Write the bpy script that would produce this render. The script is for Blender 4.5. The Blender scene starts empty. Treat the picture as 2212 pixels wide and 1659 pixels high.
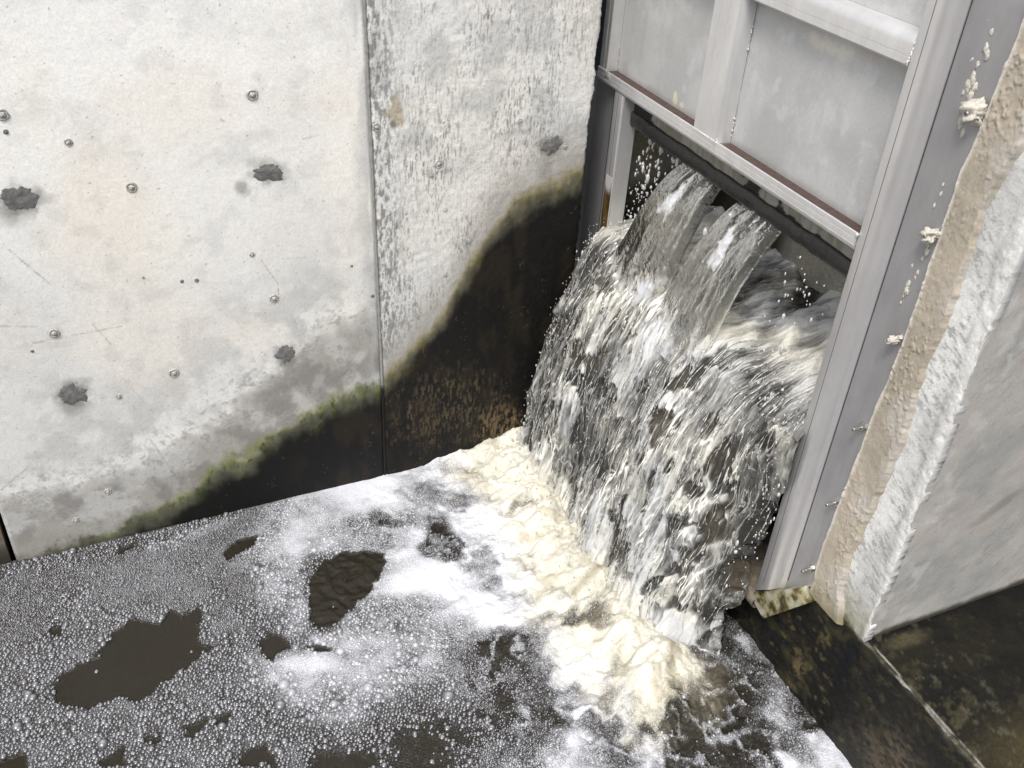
import bpy, bmesh, math, random
import numpy as np
from mathutils import Matrix
rng = np.random.default_rng(7); random.seed(7)
S = bpy.context.scene; COL = S.collection
R = math.radians
# ---------------------------------------------------------------- camera (solved from the photo's vanishing points)
f, pitch, roll, aA = 2066.67, 0.613783356, 0.0681914, -2.02281147 + math.pi
cc = np.array([1106, 829.5]); H = 3.0
R1 = np.array([[math.cos(roll), -math.sin(roll), 0], [math.sin(roll), math.cos(roll), 0], [0, 0, 1]])
down = R1 @ np.array([0, math.cos(pitch), math.sin(pitch)]); fwd = R1 @ np.array([0, -math.sin(pitch), math.cos(pitch)])
right = np.cross(down, fwd)
Av = fwd*math.cos(aA) + right*math.sin(aA); Bv = fwd*math.cos(aA-math.pi/2) + right*math.sin(aA-math.pi/2)
M = np.array([Av, Bv, -down]); CP = np.array([0, 0, H])
def ray(x, y): return M @ np.append((np.array([x, y])-cc)/f, 1)
def onz(x, y, z=0.0): d = ray(x, y); return CP + d*(z-H)/d[2]
def onx(x, y, X): d = ray(x, y); return CP + d*X/d[0]
def ony(x, y, Y): d = ray(x, y); return CP + d*Y/d[1]
cam = bpy.data.cameras.new('camera'); co = bpy.data.objects.new('camera', cam); COL.objects.link(co)
cam.sensor_width = 36; cam.lens = f/2212*36; cam.clip_start = .05; cam.clip_end = 500
mw = Matrix.Identity(4)
for i in range(3):
    mw[i][0] = M[i][0]; mw[i][1] = -M[i][1]; mw[i][2] = -M[i][2]; mw[i][3] = CP[i]
co.matrix_world = mw; S.camera = co
YW, XC, XE, YC, ZB = 3.33, 2.05, 1.897, 1.405, .525     # left wall face, gate wall face, left wall end, corner, ledge top

# ---------------------------------------------------------------- noise
def _h(i, j, k, s):
    n = (i.astype(np.int64)*374761393 + j.astype(np.int64)*668265263 + k.astype(np.int64)*2147483647 + s*974634777) & 0xffffffff
    n = ((n ^ (n >> 13))*1274126177) & 0xffffffff
    n = ((n ^ (n >> 16))*2246822519) & 0xffffffff
    return ((n ^ (n >> 15)) & 0xffffff)/float(0xffffff)
def vn(x, y, z=0, s=0):
    x, y = np.broadcast_arrays(np.asarray(x, float), np.asarray(y, float)); z = np.zeros_like(x)+z
    i, j, k = np.floor(x), np.floor(y), np.floor(z); u, v, w = x-i, y-j, z-k
    u = u*u*(3-2*u); v = v*v*(3-2*v); w = w*w*(3-2*w); r = 0
    for a in (0, 1):
        for b in (0, 1):
            for c in ((0, 1) if np.any(w) else (0,)):
                r = r + _h(i+a, j+b, k+c, s)*(u if a else 1-u)*(v if b else 1-v)*(w if c else 1-w)
    return r
def fb(x, y, o=4, s=0, g=.5, z=0):
    r = 0; a = 1; t = 0
    for q in range(o):
        c, sn = math.cos(q*.9), math.sin(q*.9)
        r = r + a*vn((x*c-y*sn)*2**q + 17.3*q, (x*sn+y*c)*2**q + 5.1*q, z, s+q); t += a; a *= g
    return r/t
def ffb(x, y, o=4, s=0, g=.5):           # axis aligned fbm (for streaks)
    r = 0; a = 1; t = 0
    for q in range(o): r = r + a*vn(x*2**q+7.7*q, y*2**q+3.1*q, 0, s+q); t += a; a *= g
    return r/t
def sst(a, b, x): t = np.clip((x-a)/(b-a), 0, 1); return t*t*(3-2*t)
def lerp(a, b, t): return a + (b-a)*t
def cl(c0, c1, t): t = np.asarray(t)[..., None]; return c0*(1-t) + np.asarray(c1, float)*t
def segd(px, py, a, b):
    ax, ay = a; bx, by = b; dx, dy = bx-ax, by-ay
    t = np.clip(((px-ax)*dx+(py-ay)*dy)/(dx*dx+dy*dy+1e-12), 0, 1)
    return np.hypot(px-ax-t*dx, py-ay-t*dy), t
def inpoly(px, py, P):
    ins = np.zeros(px.shape, bool); n = len(P)
    for i in range(n):
        x0, y0 = P[i][:2]; x1, y1 = P[(i+1) % n][:2]
        if y0 == y1: continue
        c = ((y0 > py) != (y1 > py)) & (px < (x1-x0)*(py-y0)/(y1-y0)+x0); ins ^= c
    return ins
def polyd(px, py, P):                     # signed distance, positive inside
    d = np.full(px.shape, 1e9)
    for i in range(len(P)): d = np.minimum(d, segd(px, py, P[i][:2], P[(i+1) % len(P)][:2])[0])
    return np.where(inpoly(px, py, P), d, -d)

# ---------------------------------------------------------------- object helpers
def tag(o, label=None, cat=None, group=None, kind=None):
    for k, v in (('label', label), ('category', cat), ('group', group), ('kind', kind)):
        if v: o[k] = v
    return o
def link(name, me, mat=None, parent=None):
    o = bpy.data.objects.new(name, me); COL.objects.link(o)
    if mat and me: me.materials.append(mat)
    if parent: o.parent = parent; o.matrix_parent_inverse = parent.matrix_world.inverted()
    return o
def empty(name, loc, **k):
    o = bpy.data.objects.new(name, None); COL.objects.link(o); o.location = loc; o.empty_display_size = .1
    o.matrix_world = Matrix.Translation(loc); tag(o, **k); return o
def mesh_np(name, V, F, smooth=True, attrs=None, cols=None, sharp=None):
    """V (n,3); F list of face arrays (m,k)"""
    me = bpy.data.meshes.new(name); V = np.ascontiguousarray(V, np.float32)
    me.vertices.add(len(V)); me.vertices.foreach_set('co', V.ravel())
    if not isinstance(F, (list, tuple)): F = [F]
    F = [np.asarray(q, np.int32) for q in F if len(q)]
    nl = sum(q.size for q in F); nf = sum(len(q) for q in F)
    me.loops.add(nl); me.polygons.add(nf)
    me.loops.foreach_set('vertex_index', np.concatenate([q.ravel() for q in F]))
    tot = np.concatenate([np.full(len(q), q.shape[1], np.int32) for q in F]); st = np.concatenate([[0], np.cumsum(tot)[:-1]]).astype(np.int32)
    me.polygons.foreach_set('loop_start', st)
    me.polygons.foreach_set('use_smooth', np.full(nf, smooth))
    me.update(calc_edges=True); me.validate()
    for k, v in (attrs or {}).items():
        a = me.attributes.new(k, 'FLOAT', 'POINT'); a.data.foreach_set('value', np.ascontiguousarray(v, np.float32).ravel())
    for k, v in (cols or {}).items():
        a = me.attributes.new(k, 'FLOAT_COLOR', 'POINT')
        v = np.concatenate([v.reshape(-1, 3), np.ones((len(V), 1))], 1); a.data.foreach_set('color', np.ascontiguousarray(v, np.float32).ravel())
    if sharp: me.set_sharp_from_angle(angle=R(sharp))
    return me
def gridf(n, m, flip=False):
    i = np.arange(n*m).reshape(n, m); q = np.stack([i[:-1, :-1], i[1:, :-1], i[1:, 1:], i[:-1, 1:]], -1).reshape(-1, 4)
    return q[:, ::-1] if flip else q
def slab(name, P, back, flip, mat, parent=None, cols=None, attrs=None, smooth=True):
    """P (n,m,3) dense front, rim carried back by vector -> closed solid"""
    n, m, _ = P.shape; idx = np.arange(n*m).reshape(n, m)
    rim = np.concatenate([idx[:-1, 0], idx[-1, :-1], idx[1:, -1][::-1], idx[0, 1:][::-1]])
    V = P.reshape(-1, 3); Bk = V[rim] + np.array(back); N = len(V); K = len(rim)
    V2 = np.concatenate([V, Bk, V[rim]]); b = N+np.arange(K); f_ = N+K+np.arange(K); nx = np.roll(np.arange(K), -1)
    side = np.stack([f_, b, b[nx], f_[nx]], 1)
    if flip: side = side[:, ::-1]
    ct = len(V2); V2 = np.concatenate([V2, Bk.mean(0, keepdims=True)])
    fan = np.stack([b, np.full(K, ct), b[nx]], 1)
    if flip: fan = fan[:, ::-1]
    def ex(a): a = a.reshape(N, -1); return np.concatenate([a, a[rim], a[rim], a[:1]])
    cols = {k: ex(v) for k, v in (cols or {}).items()}; attrs = {k: ex(v) for k, v in (attrs or {}).items()}
    me = mesh_np(name, V2, [gridf(n, m, flip), side, fan], smooth, attrs, cols)
    return link(name, me, mat, parent)
def prism(name, prof, z0, z1, mat, parent=None, sharp=35, cols=None, axis='z'):
    """closed profile [(x,y)] extruded along z (z0/z1 scalars or functions of the profile point); many rings for shading"""
    n = len(prof); V = []
    A0 = [z0(*p) if callable(z0) else z0 for p in prof]; A1 = [z1(*p) if callable(z1) else z1 for p in prof]
    def pt(p, h): return {'z': (p[0], p[1], h), 'y': (p[0], h, p[1]), 'x': (h, p[0], p[1])}[axis]
    V = [pt(p, a) for p, a in zip(prof, A0)] + [pt(p, a) for p, a in zip(prof, A1)]
    i = np.arange(n); j = (i+1) % n
    bm = bmesh.new(); vs = [bm.verts.new(v) for v in V]
    for a, b in zip(i, j): bm.faces.new((vs[a], vs[b], vs[b+n], vs[a+n]))
    bm.faces.new(vs[:n][::-1]); bm.faces.new(vs[n:])
    bmesh.ops.recalc_face_normals(bm, faces=bm.faces)
    me = bpy.data.meshes.new(name); bm.to_mesh(me); bm.free()
    me.polygons.foreach_set('use_smooth', np.full(len(me.polygons), True)); me.set_sharp_from_angle(angle=R(sharp))
    return link(name, me, mat, parent)
def arc(cx, cy, r, a0, a1, n=7):
    return [(cx+r*math.cos(R(a0+(a1-a0)*k/(n-1))), cy+r*math.sin(R(a0+(a1-a0)*k/(n-1)))) for k in range(n)]
def box(x0, x1, y0, y1, z0, z1, b=0):
    bm = bmesh.new(); bmesh.ops.create_cube(bm, size=1)
    for v in bm.verts: v.co = ((x0+x1)/2+v.co.x*(x1-x0), (y0+y1)/2+v.co.y*(y1-y0), (z0+z1)/2+v.co.z*(z1-z0))
    if b: bmesh.ops.bevel(bm, geom=bm.edges[:], offset=b, segments=2, profile=.5, affect='EDGES')
    return bm
def bmo(name, bm, mat, parent=None, smooth=False, sharp=None):
    me = bpy.data.meshes.new(name); bm.to_mesh(me); bm.free()
    if smooth:
        me.polygons.foreach_set('use_smooth', np.full(len(me.polygons), True))
        if sharp: me.set_sharp_from_angle(angle=R(sharp))
    return link(name, me, mat, parent)
def ico(sub=2):
    bm = bmesh.new(); bmesh.ops.create_icosphere(bm, subdivisions=sub, radius=1)
    V = np.array([v.co[:] for v in bm.verts]); F = np.array([[v.index for v in q.verts] for q in bm.faces]); bm.free(); return V, F
def lump(name, c, ax, mat, parent, seed, sub=4, amp=.35, fr=2.0, smooth=True):
    """noisy ellipsoid lump"""
    V, F = ico(sub); d = fb(V[:, 0]*fr+seed*3.1, V[:, 1]*fr+V[:, 2]*1.7*fr, 4, seed)-.5
    V = V*(1+2*amp*d)[:, None]; V = V @ np.array(ax) + np.array(c)
    return link(name, mesh_np(name, V, F, smooth), mat, parent)
def tubes(paths, radii, sides=6):
    """list of polylines (k,3) + radii (k) -> V,F"""
    VV = []; FF = []; off = 0
    for P, r in zip(paths, radii):
        P = np.asarray(P, float); k = len(P); r = np.zeros(k)+r
        T = np.gradient(P, axis=0); T /= np.linalg.norm(T, axis=1)[:, None]+1e-9
        up = np.array([.3, .9, .2]); n1 = np.cross(T, up); n1 /= np.linalg.norm(n1, axis=1)[:, None]+1e-9; n2 = np.cross(T, n1)
        a = np.arange(sides)/sides*2*math.pi
        ring = P[:, None]+r[:, None, None]*(n1[:, None]*np.cos(a)[None, :, None]+n2[:, None]*np.sin(a)[None, :, None])
        V = ring.reshape(-1, 3); i = np.arange(k*sides).reshape(k, sides); j = np.roll(i, -1, 1)
        F = np.stack([i[:-1], j[:-1], j[1:], i[1:]], -1).reshape(-1, 4)
        VV.append(V); FF.append(F+off); off += len(V)
    return np.concatenate(VV), np.concatenate(FF)

# ---------------------------------------------------------------- materials
def newmat(name):
    m = bpy.data.materials.new(name); m.use_nodes = True; nt = m.node_tree; nt.nodes.clear()
    o = nt.nodes.new('ShaderNodeOutputMaterial'); p = nt.nodes.new('ShaderNodeBsdfPrincipled'); nt.links.new(p.outputs[0], o.inputs[0])
    return m, nt, p
def nd(nt, t, **k):
    n = nt.nodes.new(t)
    for a, v in k.items():
        if a.startswith('i_'): n.inputs[a[2:].replace('_', ' ')].default_value = v
        else: setattr(n, a, v)
    return n
def noise(nt, scale, detail=4, sc=(1, 1, 1), rough=.55, dist=0):
    tc = nd(nt, 'ShaderNodeTexCoord'); mp = nd(nt, 'ShaderNodeMapping'); mp.inputs['Scale'].default_value = sc
    nt.links.new(tc.outputs['Object'], mp.inputs[0])
    n = nd(nt, 'ShaderNodeTexNoise', i_Scale=scale, i_Detail=detail, i_Roughness=rough, i_Distortion=dist); nt.links.new(mp.outputs[0], n.inputs[0]); return n.outputs[0]
def ramp(nt, src, stops):
    r = nd(nt, 'ShaderNodeValToRGB'); e = r.color_ramp.elements
    while len(e) < len(stops): e.new(.5)
    for q, (p, c) in zip(e, stops): q.position = p; q.color = (*(c if hasattr(c, '__len__') else (c,)*3), 1)
    nt.links.new(src, r.inputs[0]); return r.outputs[0]
def mulc(nt, a, b, fac=1, mode='MULTIPLY'):
    m = nd(nt, 'ShaderNodeMix', data_type='RGBA', blend_type=mode); m.inputs[0].default_value = fac if not hasattr(fac, 'links') else 1
    if hasattr(fac, 'links'): nt.links.new(fac, m.inputs[0])
    for s, i in ((a, 6), (b, 7)):
        if hasattr(s, 'links'): nt.links.new(s, m.inputs[i])
        else: m.inputs[i].default_value = (*s, 1)
    return m.outputs[2]
def bump(nt, p, hs, dist, strength=1):
    b = nd(nt, 'ShaderNodeBump', i_Distance=dist, i_Strength=strength); nt.links.new(hs, b.inputs['Height'])
    prev = p.inputs['Normal'].links
    if prev: nt.links.new(prev[0].from_socket, b.inputs['Normal'])
    nt.links.new(b.outputs[0], p.inputs['Normal'])
def vattr(nt, name, col=False):
    a = nd(nt, 'ShaderNodeAttribute', attribute_name=name); return a.outputs['Color'] if col else a.outputs['Fac']
def painted(name, fine=120, lo=.88, hi=1.1, bd=.0012, streak=(1, 1, 1)):
    """surface whose colour and roughness come from the mesh's stain map, with fine procedural grain on top"""
    m, nt, p = newmat(name)
    c = vattr(nt, 'stain', True)
    g = ramp(nt, noise(nt, fine, 6, streak, .7), [(.3, lo), (.7, hi)])
    g2 = ramp(nt, noise(nt, fine*4, 2, streak, .7), [(.3, .93), (.7, 1.07)])
    nt.links.new(mulc(nt, mulc(nt, c, g), g2), p.inputs['Base Color'])
    nt.links.new(vattr(nt, 'rough'), p.inputs['Roughness'])
    bump(nt, p, noise(nt, fine, 6, streak, .7), bd, .8)
    return m
def solid(name, col, rough=.8, var=.15, scale=40, bd=.001, metal=0, col2=None, spec=.5, sc=(1, 1, 1)):
    m, nt, p = newmat(name); n = noise(nt, scale, 6, sc, .65)
    c1 = np.array(col); c2 = np.array(col2) if col2 is not None else c1*(1-2*var)
    nt.links.new(ramp(nt, n, [(.3, tuple(c2)), (.68, tuple(c1))]), p.inputs['Base Color'])
    nt.links.new(ramp(nt, noise(nt, scale*.6, 4), [(.3, rough*.8), (.7, min(1, rough*1.15))]), p.inputs['Roughness'])
    p.inputs['Metallic'].default_value = metal; p.inputs['Specular IOR Level'].default_value = spec
    bump(nt, p, n, bd, .7); return m
M_wall = painted('concrete'); M_wall2 = painted('weathered_concrete', 140, .8, 1.12, .002)
M_moss = painted('wet_biofilm_concrete', 130, .6, 1.45, .003)
for q in (M_wall, M_wall2): q.node_tree.nodes['Principled BSDF'].inputs['Specular IOR Level'].default_value = .25
M_moss.node_tree.nodes['Principled BSDF'].inputs['Specular IOR Level'].default_value = .22
M_patch = solid('cement_patch', (.19, .187, .18), .9, .2, 45, .005, col2=(.075, .074, .07))
M_plug = solid('form_tie_plug', (.55, .54, .5), .6, .3, 160, .003, col2=(.16, .155, .145))
M_ring = solid('plug_ring', (.2, .2, .19), .8, .3, 120, .002)
def steel(name, c, rough=.42, metal=.55, blotch=.12):
    m, nt, p = newmat(name)
    n = noise(nt, 9, 6, (1, 1, .45), .6); n2 = noise(nt, 46, 5, (1, 1, .3), .7)
    b = ramp(nt, n, [(.32, tuple(np.array(c)*(1-blotch*1.6))), (.5, tuple(np.array(c)*.97)), (.68, tuple(np.array(c)*(1+blotch)))])
    g = ramp(nt, n2, [(.3, (.9, .9, .9)), (.65, (1.04, 1.03, 1.02))])
    nt.links.new(mulc(nt, b, g, .5), p.inputs['Base Color']); p.inputs['Metallic'].default_value = metal
    nt.links.new(ramp(nt, n2, [(.3, rough*1.15), (.7, rough*.85)]), p.inputs['Roughness'])
    bump(nt, p, noise(nt, 260, 3), .0004, .6); return m
M_steel = steel('mill_finish_steel', (.70, .695, .69), .38, .6, .07); M_frame = steel('frame_steel', (.64, .63, .63), .36, .65, .05)
M_plate = steel('gate_plate_steel', (.56, .57, .585), .5, .45, .09)
M_dkst = solid('dark_steel', (.09, .1, .12), .45, .25, 30, .0006, metal=.5)
M_rust = solid('rusty_channel', (.085, .05, .042), .7, .25, 60, .001, col2=(.04, .026, .022))
M_bolt = solid('stud_steel', (.62, .61, .58), .3, .25, 200, .0005, metal=.9)
M_mort = solid('mortar', (.46, .41, .345), .95, .12, 70, .004, col2=(.30, .265, .22)); M_splat = solid('dry_mortar_splash', (.58, .545, .48), .95, .15, 150, .003)
M_seal = solid('wet_rubber_seal', (.022, .022, .02), .35, .3, 50, .003, col2=(.008, .008, .008))
M_weld = solid('weld_bead', (.75, .74, .72), .4, .2, 300, .002, metal=.5)
def watermat(name, base, rough=.06, ior=1.33, bs=60, bd=.004, sc=(1, 1, 1), alpha=1, spec=.5):
    m, nt, p = newmat(name); p.inputs['Base Color'].default_value = (*base, 1); p.inputs['Roughness'].default_value = rough
    p.inputs['IOR'].default_value = ior; p.inputs['Alpha'].default_value = alpha; p.inputs['Specular IOR Level'].default_value = spec
    bump(nt, p, noise(nt, bs, 4, sc), bd, 1); return m
M_drop = watermat('droplet', (.46, .46, .45), .05, 1.5, 40, .001, spec=.9)

# ---------------------------------------------------------------- painting helpers for concrete
def px(pts, fn): return [fn(*p) for p in pts]
def lw(x, y): q = ony(x, y, YW); return (q[0], q[2])
def blot(U, V, u, v, ru, rv, seed, warp=.35):
    n = fb(U*28+seed, V*28-seed, 4, seed)-.5
    return np.hypot((U-u)/ru, (V-v)/rv) + n*2*warp      # <1 inside
# ================================================================= LEFT WALL
algae = [(28,1226),(110,1197),(230,1158),(340,1118),(400,1078),(470,1030),(540,1000),(600,955),(650,915),(720,882),(790,852),(828,838),(845,815),(875,790),(905,750),(935,712),(960,690),(985,640),(1005,605),(1030,570),(1062,515),(1110,465),(1170,428),(1262,378),(1300,360)]
al = np.array(px(algae, lw)); o_ = np.argsort(al[:, 0]); al = al[o_]
def wall_paint(U, V, panel):
    n1 = fb(U*3, V*3, 5, 1); n2 = fb(U*14, V*14, 5, 2); n3 = fb(U*60, V*60, 4, 3, .6)
    c = cl(np.ones(U.shape+(3,))*np.array([.81, .797, .768]), (.74, .728, .702), sst(.35, .65, n1))
    c *= (lerp(.80, 1.04, sst(.5, 2.1, V+.35*(n1-.5))))[..., None]  # darker toward the foot: part damp, part light falloff painted into the colour
    c = cl(c, (.80, .765, .68), .6*sst(.5, .7, fb(U*2.1+9, V*1.3, 4, 11)))         # warm patches
    c = cl(c, (.76, .70, .62), .45*sst(.56, .75, fb(U*2.6-4, V*2.2+3, 4, 12)))
    c *= (1-.10*sst(.5, .75, n2))[..., None]
    rough = .78+.1*n2
    zb = np.interp(U, al[:, 0], al[:, 1])
    if panel == 1:
        # light grey mottling rising toward the damp foot of the wall
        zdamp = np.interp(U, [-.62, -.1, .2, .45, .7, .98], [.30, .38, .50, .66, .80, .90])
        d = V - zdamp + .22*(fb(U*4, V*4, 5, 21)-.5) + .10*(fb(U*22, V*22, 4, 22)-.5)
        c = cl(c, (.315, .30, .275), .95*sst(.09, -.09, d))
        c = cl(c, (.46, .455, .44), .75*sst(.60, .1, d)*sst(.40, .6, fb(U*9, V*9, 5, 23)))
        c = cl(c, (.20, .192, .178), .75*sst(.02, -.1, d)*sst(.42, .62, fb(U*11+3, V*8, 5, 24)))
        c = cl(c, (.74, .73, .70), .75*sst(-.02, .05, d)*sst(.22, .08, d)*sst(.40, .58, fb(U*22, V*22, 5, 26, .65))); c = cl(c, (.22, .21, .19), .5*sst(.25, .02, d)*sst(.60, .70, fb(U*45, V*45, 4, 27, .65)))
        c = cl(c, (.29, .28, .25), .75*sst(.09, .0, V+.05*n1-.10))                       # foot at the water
        e = U - np.interp(V, [.5, 2.2], [.985, .957])
        c = cl(c, (.40, .40, .395), .6*sst(-.10, -.005, e)*sst(.35, .6, ffb(U*30, V*5, 4, 25)))
    else:
        st = ffb(U*150, V*24, 4, 31, .6); st2 = ffb(U*260, V*38, 3, 32, .6)
        c = cl(c, (.62, .62, .61), .4)
        patch = sst(.35, .62, fb(U*5, V*3.5, 4, 33))
        c = cl(c, (.20, .20, .198), .62*sst(.55, .68, st)*(.15+.85*patch))
        c = cl(c, (.15, .15, .148), .75*sst(.60, .72, st2)*(.30+.7*patch))
        c = cl(c, (.36, .36, .355), .4*sst(.50, .7, fb(U*9, V*8, 5, 35))*sst(1.3, 1.8, V+.3*n1))
        e = U-np.interp(V, [.5, 2.2], [.985, .957])
        wv = ffb(U*110+2*fb(U*9, V*9, 3, 36), V*34, 4, 37, .65)
        c = cl(c, (.17, .17, .165), .8*sst(.16, .03, e)*sst(.46, .60, wv))
        c = cl(c, (.37, .30, .19), .7*sst(.52, .62, fb(U*14, V*9, 4, 38))*sst(1, .6, blot(U, V, *lw(855, 245), .05, .10, 5, .3)))
        c = cl(c, (.33, .31, .28), .9*sst(.36, .05, V-zb+.14*(n1-.5)+.10*(n2-.5)))
        c = cl(c, (.66, .635, .585), .4*sst(1.70, 1.88, U+.2*(n1-.5))*sst(.0, .4, V-zb-.2))
    # algae line: green fringe, then black biofilm with ragged drips
    edge = V-zb+.030*(ffb(U*26, V*9, 4, 41)-.5)+.10*(fb(U*9, V*9, 5, 42)-.5)+.03*(fb(U*50, V*34, 4, 46)-.5)
    if panel == 1:
        gw = np.interp(U, [-.62, -.3, .2, .45, .7, .98], [.0, .03, .085, .09, .075, .06])
        g = sst(gw*1.25, gw*.1, edge+.05*(fb(U*14, V*10, 4, 143)-.5))*sst(.12, .80, fb(U*24, V*11, 5, 43)+.30*sst(.05, -.02, edge-gw*.4))
        c = cl(c, (.22, .235, .06), g*.85); c = cl(c, (.075, .10, .018), g*sst(.38, .72, fb(U*34, V*22, 4, 144))*.6); c = cl(c, (.06, .085, .012), sst(.040, -.015, edge)*.85*sst(-.5, -.1, U)); c = cl(c, (.02, .02, .01), .8*(fb(U*70, V*40, 3, 145) > .62)*sst(.07, .0, edge))
    else:
        c = cl(c, (.26, .23, .11), .85*sst(.085, .02, edge)); c = cl(c, (.11, .09, .026), sst(.045, -.008, edge))
    c = cl(c, (.13, .125, .10), .75*sst(.07, -.01, edge)*sst(.3, .6, fb(U*30, V*14, 4, 50)+.1)); bl = sst(.045 if panel == 1 else .03, -.085, edge+.04*(fb(U*40, V*16, 4, 49)-.5)); bn = fb(U*18, V*6, 5, 44)
    c = cl(c, (.005, .0048, .0044), bl); rough = lerp(rough, .6, bl)
    brown = bl*sst(.46, .66, bn)*.28*sst(.3, .9, U)
    c = cl(c, (.035, .024, .012), brown)
    pa = sst(1.1, .5, blot(U, V, *lw(1075, 925), .15, .19, 8, .4)); pb = sst(1.2, .4, blot(U, V, *lw(960, 880), .28, .24, 9, .5))
    tx = ffb(U*120, V*34, 4, 45, .65)
    c = cl(c, (.15, .105, .055), bl*pa*sst(.42, .62, tx)*.9); c = cl(c, (.085, .062, .035), bl*pb*sst(.50, .66, tx)*.8)
    sp = (vn(U*230, V*120, 0, 47) > .955)*(fb(U*8, V*8, 3, 48) > .48)
    c = cl(c, (.16, .11, .05), bl*sp*.6)
    # specks, pores
    for sc, th, dk in ((150, .965, .55), (75, .985, .6)):
        c = cl(c, (.12, .12, .115), dk*(1-bl)*(vn(U*sc, V*sc, 0, 51) > th)*(n3 > .45))
    return c, rough, edge
def marks(U, V, c):
    for a, b, w, k in (((20,540),(110,615),.0022,.8),((0,705),(80,706),.003,.6),((72,741),(262,705),.0024,.6),((200,700),(240,745),.0028,.7),((190,730),(330,890),.0016,.35),
                       ((322,945),(390,1045),.004,.5),((0,1060),(60,1010),.003,.5),((30,1130),(190,1085),.0022,.45),((680,925),(715,885),.0045,.6),((655,960),(680,930),.002,.5),
                       ((735,815),(752,800),.006,.7),((752,800),(768,803),.004,.7),((700,825),(708,812),.006,.5),((655,300),(690,292),.002,.5),((585,560),(690,555),.0015,.3),((600,690),(612,760),.0015,.3),
                       ((365,180),(378,181),.002,.6),((478,258),(483,262),.004,.8),((1115,265),(1128,273),.004,.8)):
        p, q = lw(*a), lw(*b); d, t = segd(U, V, p, q); d = d+.006*(fb(U*40, V*40, 3, 61)-.5)
        c = cl(c, (.10, .098, .09), .6*k*sst(w*1.5, w*.3, d)*(.4+.6*sst(.3, .6, fb(U*60, V*60, 3, 62))))
    for P in ([(455,905),(490,918),(520,905),(560,893),(600,905),(640,880)],[(20,1065),(60,1085),(90,1070),(130,1095),(160,1110)],[(480,985),(520,992),(560,980)],[(560,560),(600,610),(606,640)]):
        q = px(P, lw)
        for a, b in zip(q[:-1], q[1:]):
            d, t = segd(U+.012*(fb(U*30, V*30, 3, 63)-.5), V+.02*(fb(U*30+5, V*30, 3, 64)-.5), a, b)
            c = cl(c, (.15, .14, .12), .6*sst(.0022, .0005, d)); c = cl(c, (.62, .59, .53), .10*sst(.010, .002, np.abs(d-.006)))
    for (x, y), ru, rv, k in (((42,430),.085,.065,.75),((580,373),.085,.055,.7),((1192,314),.08,.05,.7),((158,852),.075,.075,.75),((617,766),.06,.065,.7),((30,470),.07,.05,.5),((90,430),.06,.03,.3),((525,405),.035,.05,.6),((560,350),.07,.03,.35),((150,880),.05,.05,.5),((165,825),.07,.03,.35),((620,790),.05,.05,.4),
                              ((1190,340),.07,.05,.4),((118,720),.03,.03,.4),((545,205),.03,.03,.35),((1180,365),.05,.05,.35),((1010,522),.025,.03,.8),((848,268),.018,.02,.9)):
        u, v = lw(x, y); c = cl(c, (.17, .165, .14), k*sst(1.15, .3, blot(U, V, u, v, ru, rv, int(x), .5)))
    return c
wall = empty('concrete_wall', (.6, YW, 0), label='tall pale concrete side wall with round tie plugs and a black wet algae stain above the foam', cat='wall')
def wall_panel(u0, u1, v0, v1, du, panel, matx, name='wall_panel', ragged=False):
    us = np.arange(u0, u1+1e-6, du); vs = np.arange(v0, v1+1e-6, du)
    U, V = np.meshgrid(us, vs, indexing='ij')
    tl = np.interp(V, [.5, 2.2], [.985, .957])-.975          # the joint leans slightly
    Uw = U+tl*(np.clip((U-.3)/.6, 0, 1) if panel == 1 else np.clip((1.9-U)/.8, 0, 1))
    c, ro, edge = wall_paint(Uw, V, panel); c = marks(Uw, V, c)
    y = YW+.004*(fb(U*3, V*3, 3, 71)-.5)+(.0035 if panel == 2 else .0012)*(fb(U*45, V*45, 4, 72)-.5)
    e = np.minimum(U-u0, u1-U); y = y+.006*sst(.012, 0, e)
    if ragged:
        k = sst(u1-.03, u1, U); Uw = Uw+k*(.018*(fb(V*16+2, V*0, 5, 73, .65)-.5)); y = y+k**3*.02*(fb(V*60, U*60, 4, 74))
    return slab(name, np.stack([Uw, y, V], -1), (0, .45, 0), False, matx, wall, {'stain': c}, {'rough': ro})
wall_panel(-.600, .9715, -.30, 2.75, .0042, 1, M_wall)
wall_panel(.9785, XE, -.30, 2.75, .0042, 2, M_wall2, ragged=True)
# dirty neighbour panel at the far left
us = np.arange(-2.2, -.609, .02); vs = np.arange(-.3, 2.75, .02); U, V = np.meshgrid(us, vs, indexing='ij')
n = fb(U*12, V*12, 5, 81); c = cl(np.ones(U.shape+(3,))*np.array([.42, .40, .36]), (.16, .13, .08), sst(.35, .6, n)); c = cl(c, (.03, .028, .02), sst(.25, .02, V+.2*(n-.5)))
slab('wall_panel', np.stack([U, YW+.006+.01*(n-.5), V], -1), (0, .45, 0), False, M_wall2, wall, {'stain': c}, {'rough': .8+0*n})
# grout ridge in the joint
zs = np.arange(-.1, 2.7, .006); xj = np.interp(zs, [.5, 2.2], [.985, .957])+.003*(fb(zs*30, zs*0, 4, 82)-.5)
Pj = np.stack([xj, YW+.004+0*zs, zs], -1); Vj, Fj = tubes([Pj], [.0035+.004*(fb(zs*60, zs*0, 4, 83))*1.2], 8)
jc = cl(np.ones((len(Vj), 3))*np.array([.27, .265, .25]), (.010, .010, .009), sst(.56, .50, Vj[:, 2]))
link('joint_grout', mesh_np('joint_grout', Vj, Fj, True, {'rough': np.full(len(Vj), .8)}, {'stain': jc}), M_wall2, wall)
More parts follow.
